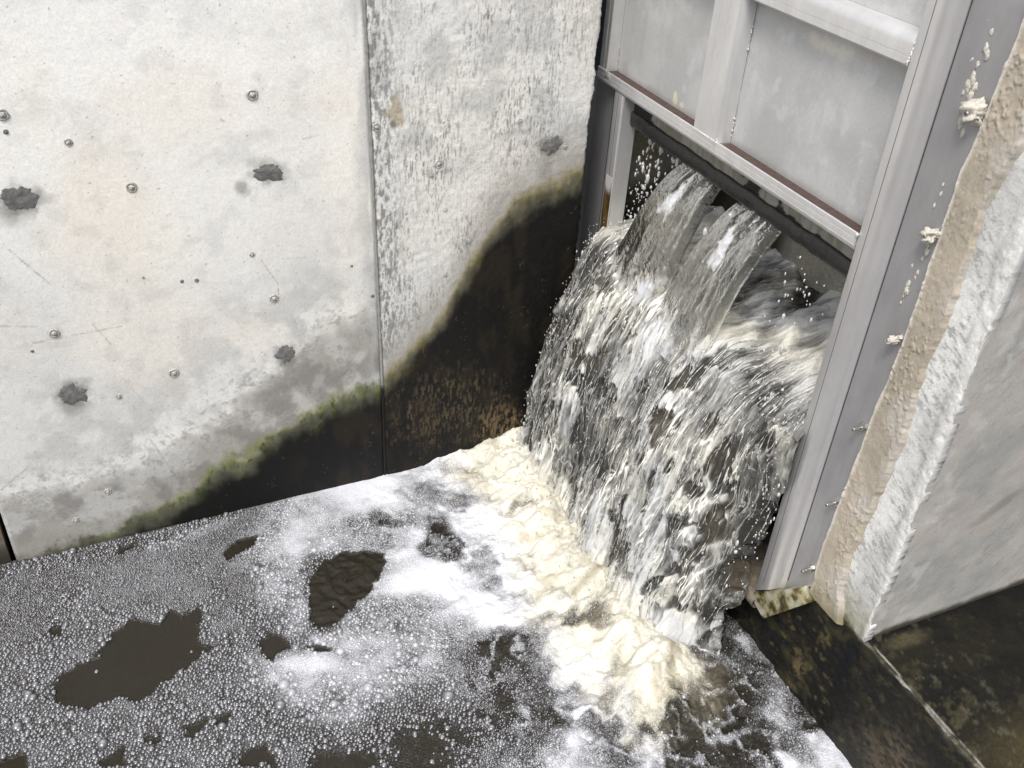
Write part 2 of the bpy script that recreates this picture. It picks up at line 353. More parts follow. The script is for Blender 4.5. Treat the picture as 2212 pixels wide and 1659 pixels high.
# cement patches over the form-tie holes
for k, (x, y, rx, ry, an) in enumerate([(42,430,.066,.050,0),(580,373,.062,.040,-10),(1192,314,.058,.040,20),(158,852,.054,.054,0),(617,766,.044,.044,0)]):
    u, v = lw(x, y); n = 60; rr, tt = np.meshgrid(np.linspace(0, 1, 18), np.linspace(0, 2*math.pi, n+1), indexing='ij')
    rad = .9+.9*(fb(np.cos(tt)*1.6+k*5, np.sin(tt)*1.6, 4, 90+k)-.5)+.4*(fb(np.cos(tt)*6, np.sin(tt)*6, 3, 95+k)-.5)
    a = R(an); X_, Z_ = rr*rad*np.cos(tt)*rx, rr*rad*np.sin(tt)*ry
    hgt = .0035*(1-rr**2)*(.6+.9*fb(X_*60+k, Z_*90, 4, 99+k)); hgt = np.where(rr > .995, -.004, hgt)
    P = np.stack([u+X_*math.cos(a)-Z_*math.sin(a), YW-hgt, v+X_*math.sin(a)+Z_*math.cos(a)], -1)
    link('tie_hole_patch', mesh_np('tie_hole_patch', P.reshape(-1, 3), gridf(18, n+1, True)), M_patch, wall)
# round plugs with a raised rim
for k, (x, y, s) in enumerate([(545,205,1),(5,248,1),(284,405,1),(592,645,.95),(117,720,.95),(376,806,1),(257,857,.6),(425,606,.45),(393,608,.4),(310,600,.35),(545,550,.6),(948,354,.95),(932,379,.6),
                               (962,454,.6),(1013,519,.7),(962,593,.6),(233,1062,.8),(165,1123,.7),(13,285,.4),(148,308,.7),(70,759,.3),(813,275,.8),(1123,262,.6),(805,640,.4),(1221,316,.7),(760,575,.3)]):
    u, v = lw(x, y); r = .0215*s; n = 28
    rr, tt = np.meshgrid(np.linspace(0, 1, 12), np.linspace(0, 2*math.pi, n+1), indexing='ij')
    prof = np.interp(rr, [0, .35, .55, .72, .86, 1], [.010, .007, .0005, .0045, .0032, -.003])*s
    P = np.stack([u+rr*r*np.cos(tt)*(1+.25*(vn(tt*2, rr*0, 0, k)-.5)), YW-prof*(.7+.6*fb(rr*6+k, tt*3, 3, 120+k)), v+rr*r*np.sin(tt)], -1)
    link('form_tie_plug', mesh_np('form_tie_plug', P.reshape(-1, 3), gridf(12, n+1, True)), M_plug if s > .55 else M_ring, wall)

# ================================================================= GATE WALL (block with the opening) - faces x = XC
pier = empty('concrete_pier', (XC, 1.6, 0), label='pale concrete pier right of the gate, with a rough spalled corner and mossy black foot', cat='wall')
spx = [(2212,530),(2100,780),(2000,1040),(1940,1200),(1868,1388)]
def pier_paint(Yc, Z):
    n1 = fb(Yc*5, Z*3, 5, 131); n2 = fb(Yc*30, Z*18, 5, 132)
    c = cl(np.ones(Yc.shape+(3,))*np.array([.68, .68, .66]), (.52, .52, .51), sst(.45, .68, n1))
    # diagonal grey brushing
    st = fb((Yc+Z*.5)*40, (Z-Yc*.5)*130, 4, 133, .6); c = cl(c, (.28, .28, .27), .75*sst(.50, .64, st)*sst(.30, .5, fb(Yc*14, Z*8, 4, 139)))
    zz = ZB+.05*(fb(Yc*20, Z*20, 4, 134)-.5)+.08*(fb(Yc*6, Z*3, 3, 135)-.5)+np.interp(Yc, [1.40, 1.55, 1.62, 1.75], [0, .02, .05, -.01])
    e = Z-zz
    c = cl(c, (.30, .285, .23), .8*sst(.22, .02, e)*sst(.3, .6, n1+.1)); c = cl(c, (.16, .15, .06), .8*sst(.09, 0, e)*sst(.35, .55, n2))
    bl = sst(.03, -.03, e)
    c = cl(c, (.008, .0078, .007), bl)
    m = fb(Yc*16, Z*22, 5, 136, .6)
    c = cl(c, (.028, .025, .012), bl*.8*sst(.5, .68, m)); c = cl(c, (.08, .065, .03), bl*.7*sst(.62, .74, fb(Yc*26+3, Z*30, 5, 137, .6)))
    sp = sst(1.3, .1, np.hypot((Yc-1.20)/.16, (Z-.17)/.16)); c = cl(c, (.085, .068, .04), bl*.8*sp*sst(.42, .6, fb(Yc*40, Z*60, 4, 138)))
    rough = lerp(.85, .40+.3*m, bl)
    return c, rough, n1, bl
# face: right of the opening and down to the pool, one piece reaching the corner
def face(y0, y1, z0, z1, d, name, par, fold=True):
    ys = np.arange(y0, y1+1e-6, d); zs_ = np.arange(z0, z1+1e-6, d); Yg, Zg = np.meshgrid(ys, zs_, indexing='ij')
    c, ro, n1, bl = pier_paint(Yg, Zg)
    x = XC+.010*(fb(Yg*5, Zg*4, 4, 141)-.5)*1.2+(.003+.010*bl)*(fb(Yg*40, Zg*40, 4, 142)-.5)
    return ys, zs_, Yg, Zg, c, ro, x, bl
ys, zs_, Yg, Zg, c, ro, x, bl = face(YC, 1.80, ZB, 2.9, .004, 'f', pier)
# efflorescence ridge along the corner
wid = np.interp(Zg, [.5, .9, 1.3, 1.7, 2.0, 2.9], [.012, .022, .032, .034, .036, .04])
dd = (Yg-YC)+.022*(fb(Yg*20, Zg*14, 4, 144)-.5)
rdg = sst(wid*1.6, wid*.5, dd); rn = fb(Yg*42, Zg*36, 5, 145, .65)
x -= rdg*.0045*(rn*1.5-.1)-0.002*rdg*sst(.5, .66, fb(Yg*40, Zg*26, 4, 148)); Yj = Yg - rdg*sst(.02, 0, Yg-YC)*.002*(rn)+.008*sst(.02, 0, Yg-YC)*sst(.45, .7, fb(Zg*11, Zg*0, 4, 149))
c = cl(c, (.70, .69, .665), .85*rdg*sst(.3, .5, rn+.1)); c = cl(c, (.35, .33, .31), .6*sst(.012, .0, np.abs(dd-wid*1.5))*sst(.4, .6, rn))
slab('pier_face', np.stack([x, Yj, Zg], -1)[:, ::-1], (.03, 0, 0), False, M_wall2, pier, {'stain': c[:, ::-1]}, {'rough': ro[:, ::-1]})
bmo('pier_core', box(XC+.02, XC+.5, YC+.03, 1.80, ZB, 2.9), M_dkst, pier)
# side face toward the camera at y = YC
xs = np.arange(XC+.004, 5.2, .008); zs_ = np.arange(ZB-.02, 2.9, .008); Xg, Zg = np.meshgrid(xs, zs_, indexing='ij')
n1 = fb(Xg*4, Zg*4, 5, 151); n2 = fb(Xg*22, Zg*22, 5, 152)
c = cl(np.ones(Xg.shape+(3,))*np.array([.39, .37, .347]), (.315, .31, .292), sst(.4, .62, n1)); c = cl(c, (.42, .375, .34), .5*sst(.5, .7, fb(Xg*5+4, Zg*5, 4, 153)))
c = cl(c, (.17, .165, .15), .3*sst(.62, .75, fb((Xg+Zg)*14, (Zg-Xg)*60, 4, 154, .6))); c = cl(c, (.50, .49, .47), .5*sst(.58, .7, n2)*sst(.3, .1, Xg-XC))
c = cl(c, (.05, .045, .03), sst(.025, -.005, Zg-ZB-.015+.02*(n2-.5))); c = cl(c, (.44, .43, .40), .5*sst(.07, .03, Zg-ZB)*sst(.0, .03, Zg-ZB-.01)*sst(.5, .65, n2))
d1 = np.hypot((Xg-2.45)/.10, (Zg-1.02+(Xg-2.45)*-.5)/.025); c = cl(c, (.2, .19, .18), .6*sst(1.6, .3, d1+1.2*(n2-.5)))
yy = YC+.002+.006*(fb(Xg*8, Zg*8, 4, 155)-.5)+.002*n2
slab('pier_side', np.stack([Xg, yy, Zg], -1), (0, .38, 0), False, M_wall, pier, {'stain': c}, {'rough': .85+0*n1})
# ---- low ledge / foundation below everything
base = empty('concrete_ledge', (XC+.5, 1.0, 0), label='low black and brown wet concrete ledge below the pier, with a pale chipped edge line', cat='ledge')
def ledge_paint(a, b, top):
    m = fb(a*7, b*7, 5, 161, .6); m2 = fb(a*40, b*40, 5, 162, .65)
    c = cl(np.ones(a.shape+(3,))*np.array([.004, .0037, .0026]), (.0095, .008, .0045), sst(.42, .66, m))
    c = cl(c, (.05, .042, .024), .5*sst(.64, .78, m2)*sst(.35, .6, m)); return c, m, m2
ys = np.arange(-1.2, 3.31, .006); zs_ = np.arange(-.4, ZB+1e-6, .006); Yg, Zg = np.meshgrid(ys, zs_, indexing='ij')
c, ro, n1, bl = pier_paint(Yg, Zg); c2, m, m2 = ledge_paint(Yg, Zg*1.5, 0)
c = cl(c, (.014, .013, .011), sst(1.45, 1.30, Yg)*.5)
# rusty brown wash, bottom of the ledge face
sp = sst(1.2, .2, np.hypot((Yg-1.13)/.16, (Zg-.20)/.2)); c = cl(c, (.095, .075, .048), .8*sp*sst(.35, .6, fb(Yg*45, Zg*70, 4, 163)))
sp = sst(1.2, .2, np.hypot((Yg-1.62)/.05, (Zg-.12)/.13)+.6*(m2-.5)); c = cl(c, (.16, .12, .06), .7*sp*sst(.45, .6, m2))
c = cl(c, (.005, .006, .008), sst(1.2, .3, np.hypot((Yg-1.44)/.035, (Zg-.38)/.16)+.5*(m-.5)))
eg = sst(.007, .001, ZB-Zg+.010*(fb(Yg*40, Zg*40, 4, 164)-.3))*sst(YC+.01, YC-.01, Yg); c = cl(c, (.34, .32, .28), .75*eg*sst(.40, .58, fb(Yg*18, Zg*50, 4, 165)))
x = XC+.003+.016*(fb(Yg*6, Zg*6, 4, 166)-.5)+.012*(fb(Yg*45, Zg*45, 4, 167)-.5); hole = (Zg > .245) & (Yg > 1.80)
Z2 = np.where(Yg > 1.80, np.minimum(Zg, .24+0*Zg), Zg)
bmo('ledge_core', box(XC+.02, 5.4, -1.2, 1.80, -.4, ZB-.03), M_seal, base); bmo('ledge_core', box(XC+.02, 2.4, 1.80, 3.30, -.4, .225), M_seal, base)
slab('ledge_face', np.stack([x, Yg, np.minimum(Z2, ZB-.003)], -1)[:, ::-1], (.024, 0, 0), False, M_moss, base, {'stain': c[:, ::-1]}, {'rough': ro[:, ::-1]})
xs = np.arange(XC+.017, 5.4, .008); ys = np.arange(-1.2, YC+.01, .008); Xg, Yg = np.meshgrid(xs, ys, indexing='ij')
c, m, m2 = ledge_paint(Xg, Yg, 1)
pe = onz(2212, 1659, ZB); d = np.hypot((Xg-pe[0]-.1)/.22, (Yg-pe[1]+.0)/.16); c = cl(c, (.06, .046, .018), .6*sst(1.3, .3, d+.9*(m2-.5)))
pe = onz(2000, 1480+80, ZB); c = cl(c, (.07, .06, .03), .5*sst(.6, .1, np.hypot((Xg-pe[0])/.5, (Yg-pe[1])/.5))*sst(.5, .65, m2))
pe = onz(1955, 1420, ZB); c = cl(c, (.085, .072, .04), .6*sst(1.2, .2, np.hypot((Xg-2.20)/.12, (Yg-1.36)/.035)+.9*(m2-.5)))
c = cl(c, (.004, .004, .004), sst(.018, .004, YC-Yg+.01*(m2-.5)))
eg = sst(.006, .001, Xg-XC-.018+.014*(fb(Yg*25, Xg*25, 4, 168)-.3)); c = cl(c, (.36, .34, .30), .8*eg*sst(.36, .55, fb(Yg*14, Xg*40, 4, 169)))
c = cl(c, (.12, .11, .08), .3*sst(.62, .70, fb(Xg*30, Yg*30, 5, 170, .7))*sst(.3, .0, np.abs(Xg-XC-.12)-.02))
z = ZB+.002+.006*(fb(Xg*6, Yg*6, 4, 171)-.5)+.006*(m2-.5)-.006*sst(.01, 0, Xg-XC)*m2
slab('ledge_top', np.stack([Xg, Yg, z], -1), (0, 0, -.06), False, M_moss, base, {'stain': c}, {'rough': .45+.4*m2})
# ---- mortar patching strip between frame and pier
mz = np.arange(.50, 2.9, .004); mt = np.linspace(0, 1, 46); T_, Zg = np.meshgrid(mt, mz, indexing='ij')
ledge = np.interp(mz, [.5, .55, .62, .82, 1.05, 1.29, 1.49, 1.81, 2.03, 2.13, 2.9], [1.50, 1.52, 1.545, 1.562, 1.541, 1.52, 1.542, 1.532, 1.540, 1.515, 1.43])+.030*(fb(mz*14, mz*0, 5, 181, .6)-.5)
redge = np.interp(mz, [.5, .73, 1.0, 1.3, 1.55, 1.95, 2.1, 2.4, 2.9], [1.665, 1.678, 1.664, 1.656, 1.640, 1.640, 1.640, 1.615, 1.60])+.012*(fb(mz*11, mz*0, 5, 182)-.5)
Yg = lerp(ledge[None, :], redge[None, :], T_)
tn = fb(Yg*34, Zg*30, 5, 183, .6); th = .020*np.minimum(sst(0, .10, T_), 1)*(.75+.5*fb(Yg*10, Zg*6, 4, 184))+.006*(tn-.5)*sst(0, .1, T_)
th += .0045*sst(.54, .66, fb(Yg*90, Zg*60, 4, 186, .65))*sst(.0, .1, T_)*sst(.3, .6, fb(Yg*9, Zg*6, 3, 188)); th *= .8
x = XC-.002-th
c = cl(np.ones(Yg.shape+(3,))*np.array([.42, .37, .30]), (.35, .31, .25), sst(.4, .65, fb(Yg*8, Zg*5, 4, 185))); c = cl(c, (.46, .43, .385), .7*sst(.45, .65, fb(Yg*10+3, Zg*6, 4, 187))*sst(.75, .45, T_))
c = cl(c, (.62, .57, .52), .8*sst(.88, .98, T_+.1*(tn-.5))); c = cl(c, (.20, .18, .10), .8*sst(.62, .5, Zg+.1*(tn-.5)))
slab('mortar_strip', np.stack([x, Yg, Zg], -1)[:, ::-1], (.06, 0, 0), False, M_wall2, pier, {'stain': c[:, ::-1]}, {'rough': .95+0*tn[:, ::-1]})

# ================================================================= CHANNEL behind the gate
chan = empty('inflow_channel', (2.8, 2.6, 0), label='dark wet concrete channel behind the steel gate, seen under its bottom edge', cat='channel')
def rough_slab(name, o, u, v, nu, nv, back, col, parent, seed, flip=False, amp=.01, fn=None, mt_=None):
    a, b = np.meshgrid(np.linspace(0, 1, nu), np.linspace(0, 1, nv), indexing='ij'); o, u, v = map(np.array, (o, u, v))
    nrm = np.cross(u, v); nrm = nrm/np.linalg.norm(nrm); L1, L2 = np.linalg.norm(u), np.linalg.norm(v)
    n = fb(a*L1*8, b*L2*8, 5, seed); n2 = fb(a*L1*50, b*L2*50, 4, seed+3)
    c = cl(np.ones(a.shape+(3,))*np.array(col[0]), col[1], sst(.38, .62, n))
    if fn: c = fn(c, a*L1, b*L2, n, n2)
    P = o+a[..., None]*u+b[..., None]*v+nrm*(amp*(n-.5)+amp*.5*(n2-.5))[..., None]
    return slab(name, P, back, flip, mt_ or M_moss, parent, {'stain': c}, {'rough': .4+.3*n})
def chanpaint(c, a, b, n, n2):
    c = cl(c, (.14, .135, .12), sst(1.28, 1.40, b+.12*(n-.5))); return cl(c, (.16, .13, .05), .5*sst(.5, .62, n)*sst(1.25, 1.5, b))
rough_slab('channel_side', (2.10, 3.36, 0), (2.4, 0, 0), (0, 0, 2.9), 120, 145, (0, .4, 0), ((.016, .015, .012), (.03, .027, .018)), chan, 201, fn=chanpaint)
rough_slab('channel_side', (4.5, 1.80, 0), (-2.40, 0, 0), (0, 0, 2.9), 120, 145, (0, -.3, 0), ((.016, .015, .012), (.03, .027, .018)), chan, 205, fn=chanpaint)
def backpaint(c, a, b, n, n2):
    v = ffb(a*60, b*5, 4, 219); lip = 1.37+.012*(fb(a*20, b*0, 3, 218)-.5)
    c = cl(c, (.42, .40, .35), sst(lip+.004, lip-.004, b)*sst(.50, .62, a)*(.6+.4*v)); c = cl(c, (.34, .33, .30), sst(1.46, 1.50, b)*sst(.2, .3, a)*sst(.55, .5, a)*.8); c = cl(c, (.12, .115, .10), sst(1.52, 1.56, b)*.5)
    c = cl(c, (.05, .04, .02), .8*sst(.02, .0, np.abs(a-.33)+.02*(n-.5))); return c
def backpaint_old(c, a, b, n, n2):
    # pale weir slab with a dark wet lip, seen through the gap
    c = cl(c, (.20, .195, .18), sst(.93, .97, b+.05*(n-.5))*sst(.45, .55, n2+.2)); return c
rough_slab('channel_back', (2.58, 3.36, 0), (0, -1.56, 0), (0, 0, 2.9), 110, 145, (.3, 0, 0), ((.02, .019, .016), (.04, .036, .025)), chan, 209, fn=backpaint)
bmo('channel_floor', box(2.12, 2.57, 1.82, 3.34, -.05, .22), M_seal, chan)
# left return of the wall behind the frame flange
bmo('wall_return', box(XC+.012, XC+.30, 3.40, 4.2, -.3, 2.9), M_dkst, chan)

# ================================================================= GATE FRAME
frame = empty('gate_frame', (XC, 2.6, .3), label='grey steel guide frame bolted around the sluice opening, dried mortar splashed on its flange', cat='frame')
def guide(sy, yo, z0):
    """sy=-1 right side (flange toward -y) ; yo = opening edge"""
    def Y(d): return yo+sy*d
    xb = XC-.004; xf = 2.0
    pr = [(xb+.01, Y(0)), (xf+.004, Y(0))]+[(xf+.004-.004*math.sin(R(a)), Y(.004-.004*math.cos(R(a)))) for a in (30, 60, 90)]
    rr = .030
    rr = .045; pr += [(xf+rr-rr*math.cos(R(a)), Y(.050+rr*math.sin(R(a)))) for a in (0, 8, 16, 24, 32, 40, 48, 56, 62)]
    pr += [(2.0345, Y(.135)), (2.0395, Y(.158))]
    pr += [(2.041, Y(.166)), (2.0405, Y(.170)), (2.043, Y(.190)), (2.043, Y(.285 if sy < 0 else .5)), (xb+.01, Y(.285 if sy < 0 else .5))]
    z = (lambda x, y: z0+max(0, (yo-y))*1.03) if sy < 0 else z0
    return pr, z
pr, z = guide(-1, 1.882, .31); g1 = prism('guide_rail', pr, z, 2.95, M_frame, frame, 25)
pr, z = guide(1, 3.283, .31); g2 = prism('guide_rail', pr, z, 1.7515, M_frame, frame, 25)
# return leg of each guide inside the opening (behind the gate leaf)
bmo('guide_return', box(2.004, 2.075, 3.276, 3.2835, .31, 1.7515, .001), M_frame, frame); bmo('guide_return', box(2.046, 2.14, 1.8815, 1.888, .31, 2.95, .001), M_frame, frame)
# pencil-thin bend lines: thin dark steel strips set along each guide
M_web_shade = steel('shaded_frame_steel', (.36, .355, .36), .45, .5, .08)  # darker sheet laid over the web: its dim reflections put into the colour
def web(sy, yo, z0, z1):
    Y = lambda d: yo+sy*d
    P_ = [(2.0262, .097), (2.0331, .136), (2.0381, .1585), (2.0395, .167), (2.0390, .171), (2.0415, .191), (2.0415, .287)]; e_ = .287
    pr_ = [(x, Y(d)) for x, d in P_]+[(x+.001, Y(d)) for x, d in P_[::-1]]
    prism('web_shade_sheet', pr_, (lambda x, y: z0+max(0, (yo-y))*1.03+.001) if sy < 0 else z0, z1, M_web_shade, frame, 25)
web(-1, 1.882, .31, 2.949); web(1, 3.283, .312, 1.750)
for y_, sg in ((1.882, -1), (3.283, 1)):
    for d_, xx in ((.030, 1.9996), (.112, 2.0266)):
        z0_ = .35+ (d_*1.03 if sg < 0 else 0)
        bmo('bend_line', box(xx, xx+.006, min(y_+sg*d_, y_+sg*(d_+.0018)), max(y_+sg*d_, y_+sg*(d_+.0018)), z0_, 2.94 if sg < 0 else 1.75), M_dkst, frame)
# sill member
zz = np.linspace(1.86, 3.30, 30); Vp, Fp = tubes([np.stack([2.012+0*zz, zz, .262+0*zz], -1)], [.030], 20)
M_sill = solid('stained_sill_steel', (.42, .38, .33), .3, .2, 40, .001, metal=.4, col2=(.22, .17, .11)); link('sill_pipe', mesh_np('sill_pipe', Vp, Fp), M_sill, frame)
bmo('sill_plate', box(2.02, 2.30, 1.885, 3.30, .268, .290, .002), M_sill, frame)
ya, za = np.meshgrid(np.linspace(3.2838, 3.336, 16), np.linspace(.9, 1.40, 110), indexing='ij'); n = fb(ya*60, za*14, 4, 291)
c = cl(np.ones(ya.shape+(3,))*np.array([.42, .41, .40]), (.10, .062, .02), sst(1.37, 1.31, za+.09*(n-.5))); c = cl(c, (.025, .018, .010), .8*sst(.45, .62, fb(ya*50, za*18, 4, 292))*sst(1.36, 1.30, za))
slab('rust_stain', np.stack([1.9988+0*ya, ya, za], -1), (.002, 0, 0), True, M_wall, frame, {'stain': c}, {'rough': .35+0*n})
# mitred corner foot, yellow stained
m, nt, p = newmat('stained_foot_steel')
nt.links.new(ramp(nt, noise(nt, 17, 4, rough=.6), [(.38, (.035, .026, .012)), (.46, (.16, .13, .05)), (.54, (.36, .34, .22)), (.66, (.5, .5, .43))]), p.inputs['Base Color'])
p.inputs['Metallic'].default_value = .3; p.inputs['Roughness'].default_value = .3; bump(nt, p, noise(nt, 80, 4), .001); M_foot = m
q = [(1.882, .300), (1.692, .512), (1.640, .485), (1.800, .238), (1.862, .258)]
bm = bmesh.new(); a_ = [bm.verts.new((1.996, *t)) for t in q]; b_ = [bm.verts.new((2.046, *t)) for t in q]
bm.faces.new(a_); bm.faces.new(b_[::-1])
for i in range(5): bm.faces.new((a_[i], b_[i], b_[(i+1) % 5], a_[(i+1) % 5]))
bmesh.ops.recalc_face_normals(bm, faces=bm.faces); bmesh.ops.bevel(bm, geom=bm.edges[:], offset=.0015, segments=2, affect='EDGES'); bmo('corner_foot', bm, M_foot, frame)
# anchor bolts
for k, (x, y) in enumerate([(2105,245),(2010,508),(1930,734),(1855,925),(1797,1088),(1744,1231)]):
    P = onx(x, y, 2.02); P[0] = 2.043; yb, zb_ = P[1], P[2]
    yb = max(min(yb, 1.70), 1.655)
    b = empty('anchor_bolt', (2.043, yb, zb_)); b.parent = frame; b.matrix_parent_inverse = frame.matrix_world.inverted()
    hx = [(.0125*math.cos(R(60*i+k*17)), .0125*math.sin(R(60*i+k*17))) for i in range(6)]
    prism('nut', [(yb+a, zb_+c_) for a, c_ in hx], 2.0275, 2.040, M_bolt, b, 30, axis='x')
    prism('washer', [(yb+.017*math.cos(R(15*i)), zb_+.017*math.sin(R(15*i))) for i in range(24)], 2.0395, 2.0430, M_bolt, b, 30, axis='x')
    xs_ = np.linspace(2.028, 1.996, 26); rd = .0062+.0008*(np.arange(26) % 2); rd[-1] = .003
    Vp, Fp = tubes([np.stack([xs_, yb+0*xs_, zb_-(2.028-xs_)*.0], -1)], [rd], 12); link('stud', mesh_np('stud', Vp, Fp), M_bolt, b)
    if k < 3:
        s_ = (1.9, 1.25, .75)[k]
        lump('mortar_lump', (2.022, yb, zb_), np.diag([.024, .022*s_*.8, .020*s_*.8]), M_splat, b, 210+k, 4, .75, 2.2)
# mortar splashes on the flange
k = 0
for x, y, s in [(2098,130,.8),(2107,100,.6),(2120,60,.5),(2110,140,.7),(2128,105,.9),(2140,70,.6),(2130,120,.8),(2132,45,.4),(2085,150,.5),(2090,185,1.2),(2100,170,1),(2080,200,.8),(2094,215,.7),
                (2078,235,.9),(2074,262,1.1),(2078,287,.9),(2072,275,.8),(1980,590,.6),(1975,600,.5),(1960,615,.9),(1950,640,.5),(2000,545,.9),(2004,528,.7),(1956,628,1),(1968,575,.5),(1944,655,.4),(1905,705,.5),(1880,820,.35),(1840,890,.35),
                (2095,208,1.1),(2104,190,.9),(2088,180,.6),(2030,420,.5),(2016,445,.5),(2035,400,.4),(1990,560,.5)]:
    P = onx(x, y, 2.038); r = .0075*s; k += 1
    lump('mortar_splash', P+np.array([.003, 0, 0]), np.array([[r*.6, 0, 0], [0, r*1.0, 0], [0, 0, r*2.0]]), M_splat, frame, 230+k, 3, .7, 2.5)

# ================================================================= SLUICE GATE LEAF
gate = empty('sluice_gate', (2.03, 2.58, 1.66), label='raised grey steel sluice gate leaf with welded stiffeners and a brown dirty bottom channel', cat='gate')
XP = 2.056
ys = np.arange(1.892, 3.462, .006); zs_ = np.arange(1.66, 2.95, .006); Yg, Zg = np.meshgrid(ys, zs_, indexing='ij')
n = fb(Yg*5, Zg*4, 5, 251); n2 = fb(Yg*18, Zg*14, 5, 252); s1 = ffb(Yg*22, Zg*4, 4, 253)
c = cl(np.ones(Yg.shape+(3,))*np.array([.53, .53, .525]), (.45, .45, .45), sst(.38, .64, n)); c = cl(c, (.60, .60, .60), .5*sst(.55, .7, n2)); c = cl(c, (.42, .42, .42), .3*sst(.55, .72, s1)); c = cl(c, (.43, .43, .42), .45*sst(.55, .66, fb(Yg*13+3, Zg*10, 4, 257)))
tr = sst(2.26, 2.30, Zg)*sst(.40, .6, n2); c = cl(c, (.47, .42, .34), .75*sst(2.235, 2.29, Zg+.05*(n2-.5))*sst(2.33, 2.3, Zg)*sst(.42, .58, fb(Yg*9+2, Zg*5, 3, 254)))
c = cl(c, (.66, .63, .54), .7*sst(1.1, .4, blot(Yg, Zg, 2.25, 2.24, .10, .03, 7, .6)))
c = cl(c, (.72, .67, .52), .9*(sst(1.1, .8, blot(Yg, Zg, *onx(1458, 212, XP)[1:], .013, .022, 71, .7))+sst(1.1, .8, blot(Yg, Zg, *onx(1472, 228, XP)[1:], .013, .012, 72, .7))).clip(0, 1))
c = cl(c, (.30, .30, .29), .6*sst(1.83, 1.803, Zg+.015*(n2-.5)))
Zg = np.where((Yg > 3.274) & (Zg < 1.757), 1.757, Zg); lowz = sst(1.765, 1.75, Zg); c = cl(c, (.30, .29, .26), lowz); c = cl(c, (.12, .11, .06), .5*lowz*sst(.45, .6, fb(Yg*60, Zg*10, 4, 256))); c = cl(c, (.014, .014, .012), lowz*sst(.64, .68, fb(Yg*11, Zg*9, 4, 255)+.16*sst(1.71, 1.675, Zg)+.12*sst(2.9, 3.2, Yg)))
M_gp = painted('stained_gate_plate', 70, .95, 1.04, .0004); pb = M_gp.node_tree.nodes['Principled BSDF']; pb.inputs['Metallic'].default_value = .35
slab('gate_plate', np.stack([XP+.0012*(n-.5), Yg, Zg], -1)[:, ::-1], (.012, 0, 0), False, M_gp, gate, {'stain': c[:, ::-1]}, {'rough': (.52+.15*n2)[:, ::-1]})
# bottom channel: front lip with two bend grooves, dirty top shelf
pf = [(2.018, 1.752), (2.010, 1.7535), (2.004, 1.757), (2.001, 1.763), (2.000, 1.770), (2.000, 1.772), (2.0012, 1.773), (2.0012, 1.7742), (2.0, 1.7752), (2.0, 1.790), (2.0012, 1.791), (2.0012, 1.7922), (2.0, 1.7932), (2.0, 1.808), (2.003, 1.811), (2.006, 1.808), (2.006, 1.801), (2.054, 1.801), (2.054, 1.796), (2.010, 1.796), (2.012, 1.765), (2.018, 1.760)]
prism('bottom_channel', [(a-.003 if a < 2.05 else a, b) for a, b in pf], 1.8845, 3.50, M_steel, gate, 40, axis='y')
for a, b in ((1.888, 2.612), (2.778, 3.438)):
    bmo('channel_shelf_dirt', box(2.0075, 2.0538, a, b, 1.8015, 1.8035, .0005), M_rust, gate)
# vertical stiffener (hollow section with rounded corner) and horizontal rail
def hollow(y0, y1, r=.030):
    return [(2.054, y0), (2.0+r, y0)]+[(2.0+r-r*math.sin(R(a)), y0+r-r*math.cos(R(a))) for a in (15, 30, 45, 60, 75, 90)]+[(2.0, y0+(y1-y0)*.42), (2.0012, y0+(y1-y0)*.42+.001), (2.0012, y0+(y1-y0)*.42+.0022), (2.0, y0+(y1-y0)*.42+.0032), (2.0, y0+(y1-y0)*.72), (2.0012, y0+(y1-y0)*.72+.001), (2.0012, y0+(y1-y0)*.72+.0022), (2.0, y0+(y1-y0)*.72+.0032), (2.0, y1-.003), (2.003, y1), (2.054, y1)]
prism('vertical_stiffener', hollow(2.618, 2.775), 1.804, 2.95, M_steel, gate, 30)
prism('vertical_stiffener', [(2.054, 3.440), (2.006, 3.440), (2.0035, 3.443), (2.0035, 3.462), (2.005, 3.463), (2.005, 3.466), (2.0035, 3.467), (2.0035, 3.50), (2.054, 3.50)], 1.804, 2.95, M_steel, gate, 30)
pr = [(2.054, 2.290), (2.006, 2.290), (2.0, 2.296), (2.0, 2.315), (2.0012, 2.316), (2.0012, 2.3172), (2.0, 2.3182)]+[(2.0+.030-.030*math.cos(R(a)), 2.345+.030*math.sin(R(a))) for a in (0, 15, 30, 45, 60, 75, 90)]+[(2.054, 2.376)]
prism('horizontal_stiffener', pr, 1.8845, 2.616, M_steel, gate, 30, axis='y'); prism('horizontal_stiffener', pr, 2.777, 3.438, M_steel, gate, 30, axis='y')
# bottom seal
ys = np.linspace(1.892, 3.274, 280); pc = [(2.052, 1.690), (2.044, 1.682), (2.044, 1.640), (2.050, 1.630), (2.100, 1.630), (2.106, 1.64), (2.106, 1.685), (2.09, 1.690)]
Vs = np.array([[(x+.006*(fb(np.array(y*30), np.array(i*3.), 3, 260)-.5), y, z+.010*(fb(np.array(y*22), np.array(i*1.), 3, 261)-.5)) for i, (x, z) in enumerate(pc)] for y in ys])
i_ = np.arange(280*8).reshape(280, 8); j_ = np.roll(i_, -1, 1); Fs = np.stack([i_[:-1], j_[:-1], j_[1:], i_[1:]], -1).reshape(-1, 4)
link('bottom_seal', mesh_np('bottom_seal', Vs.reshape(-1, 3), [Fs, i_[:1, ::-1], i_[-1:]]), M_seal, gate)
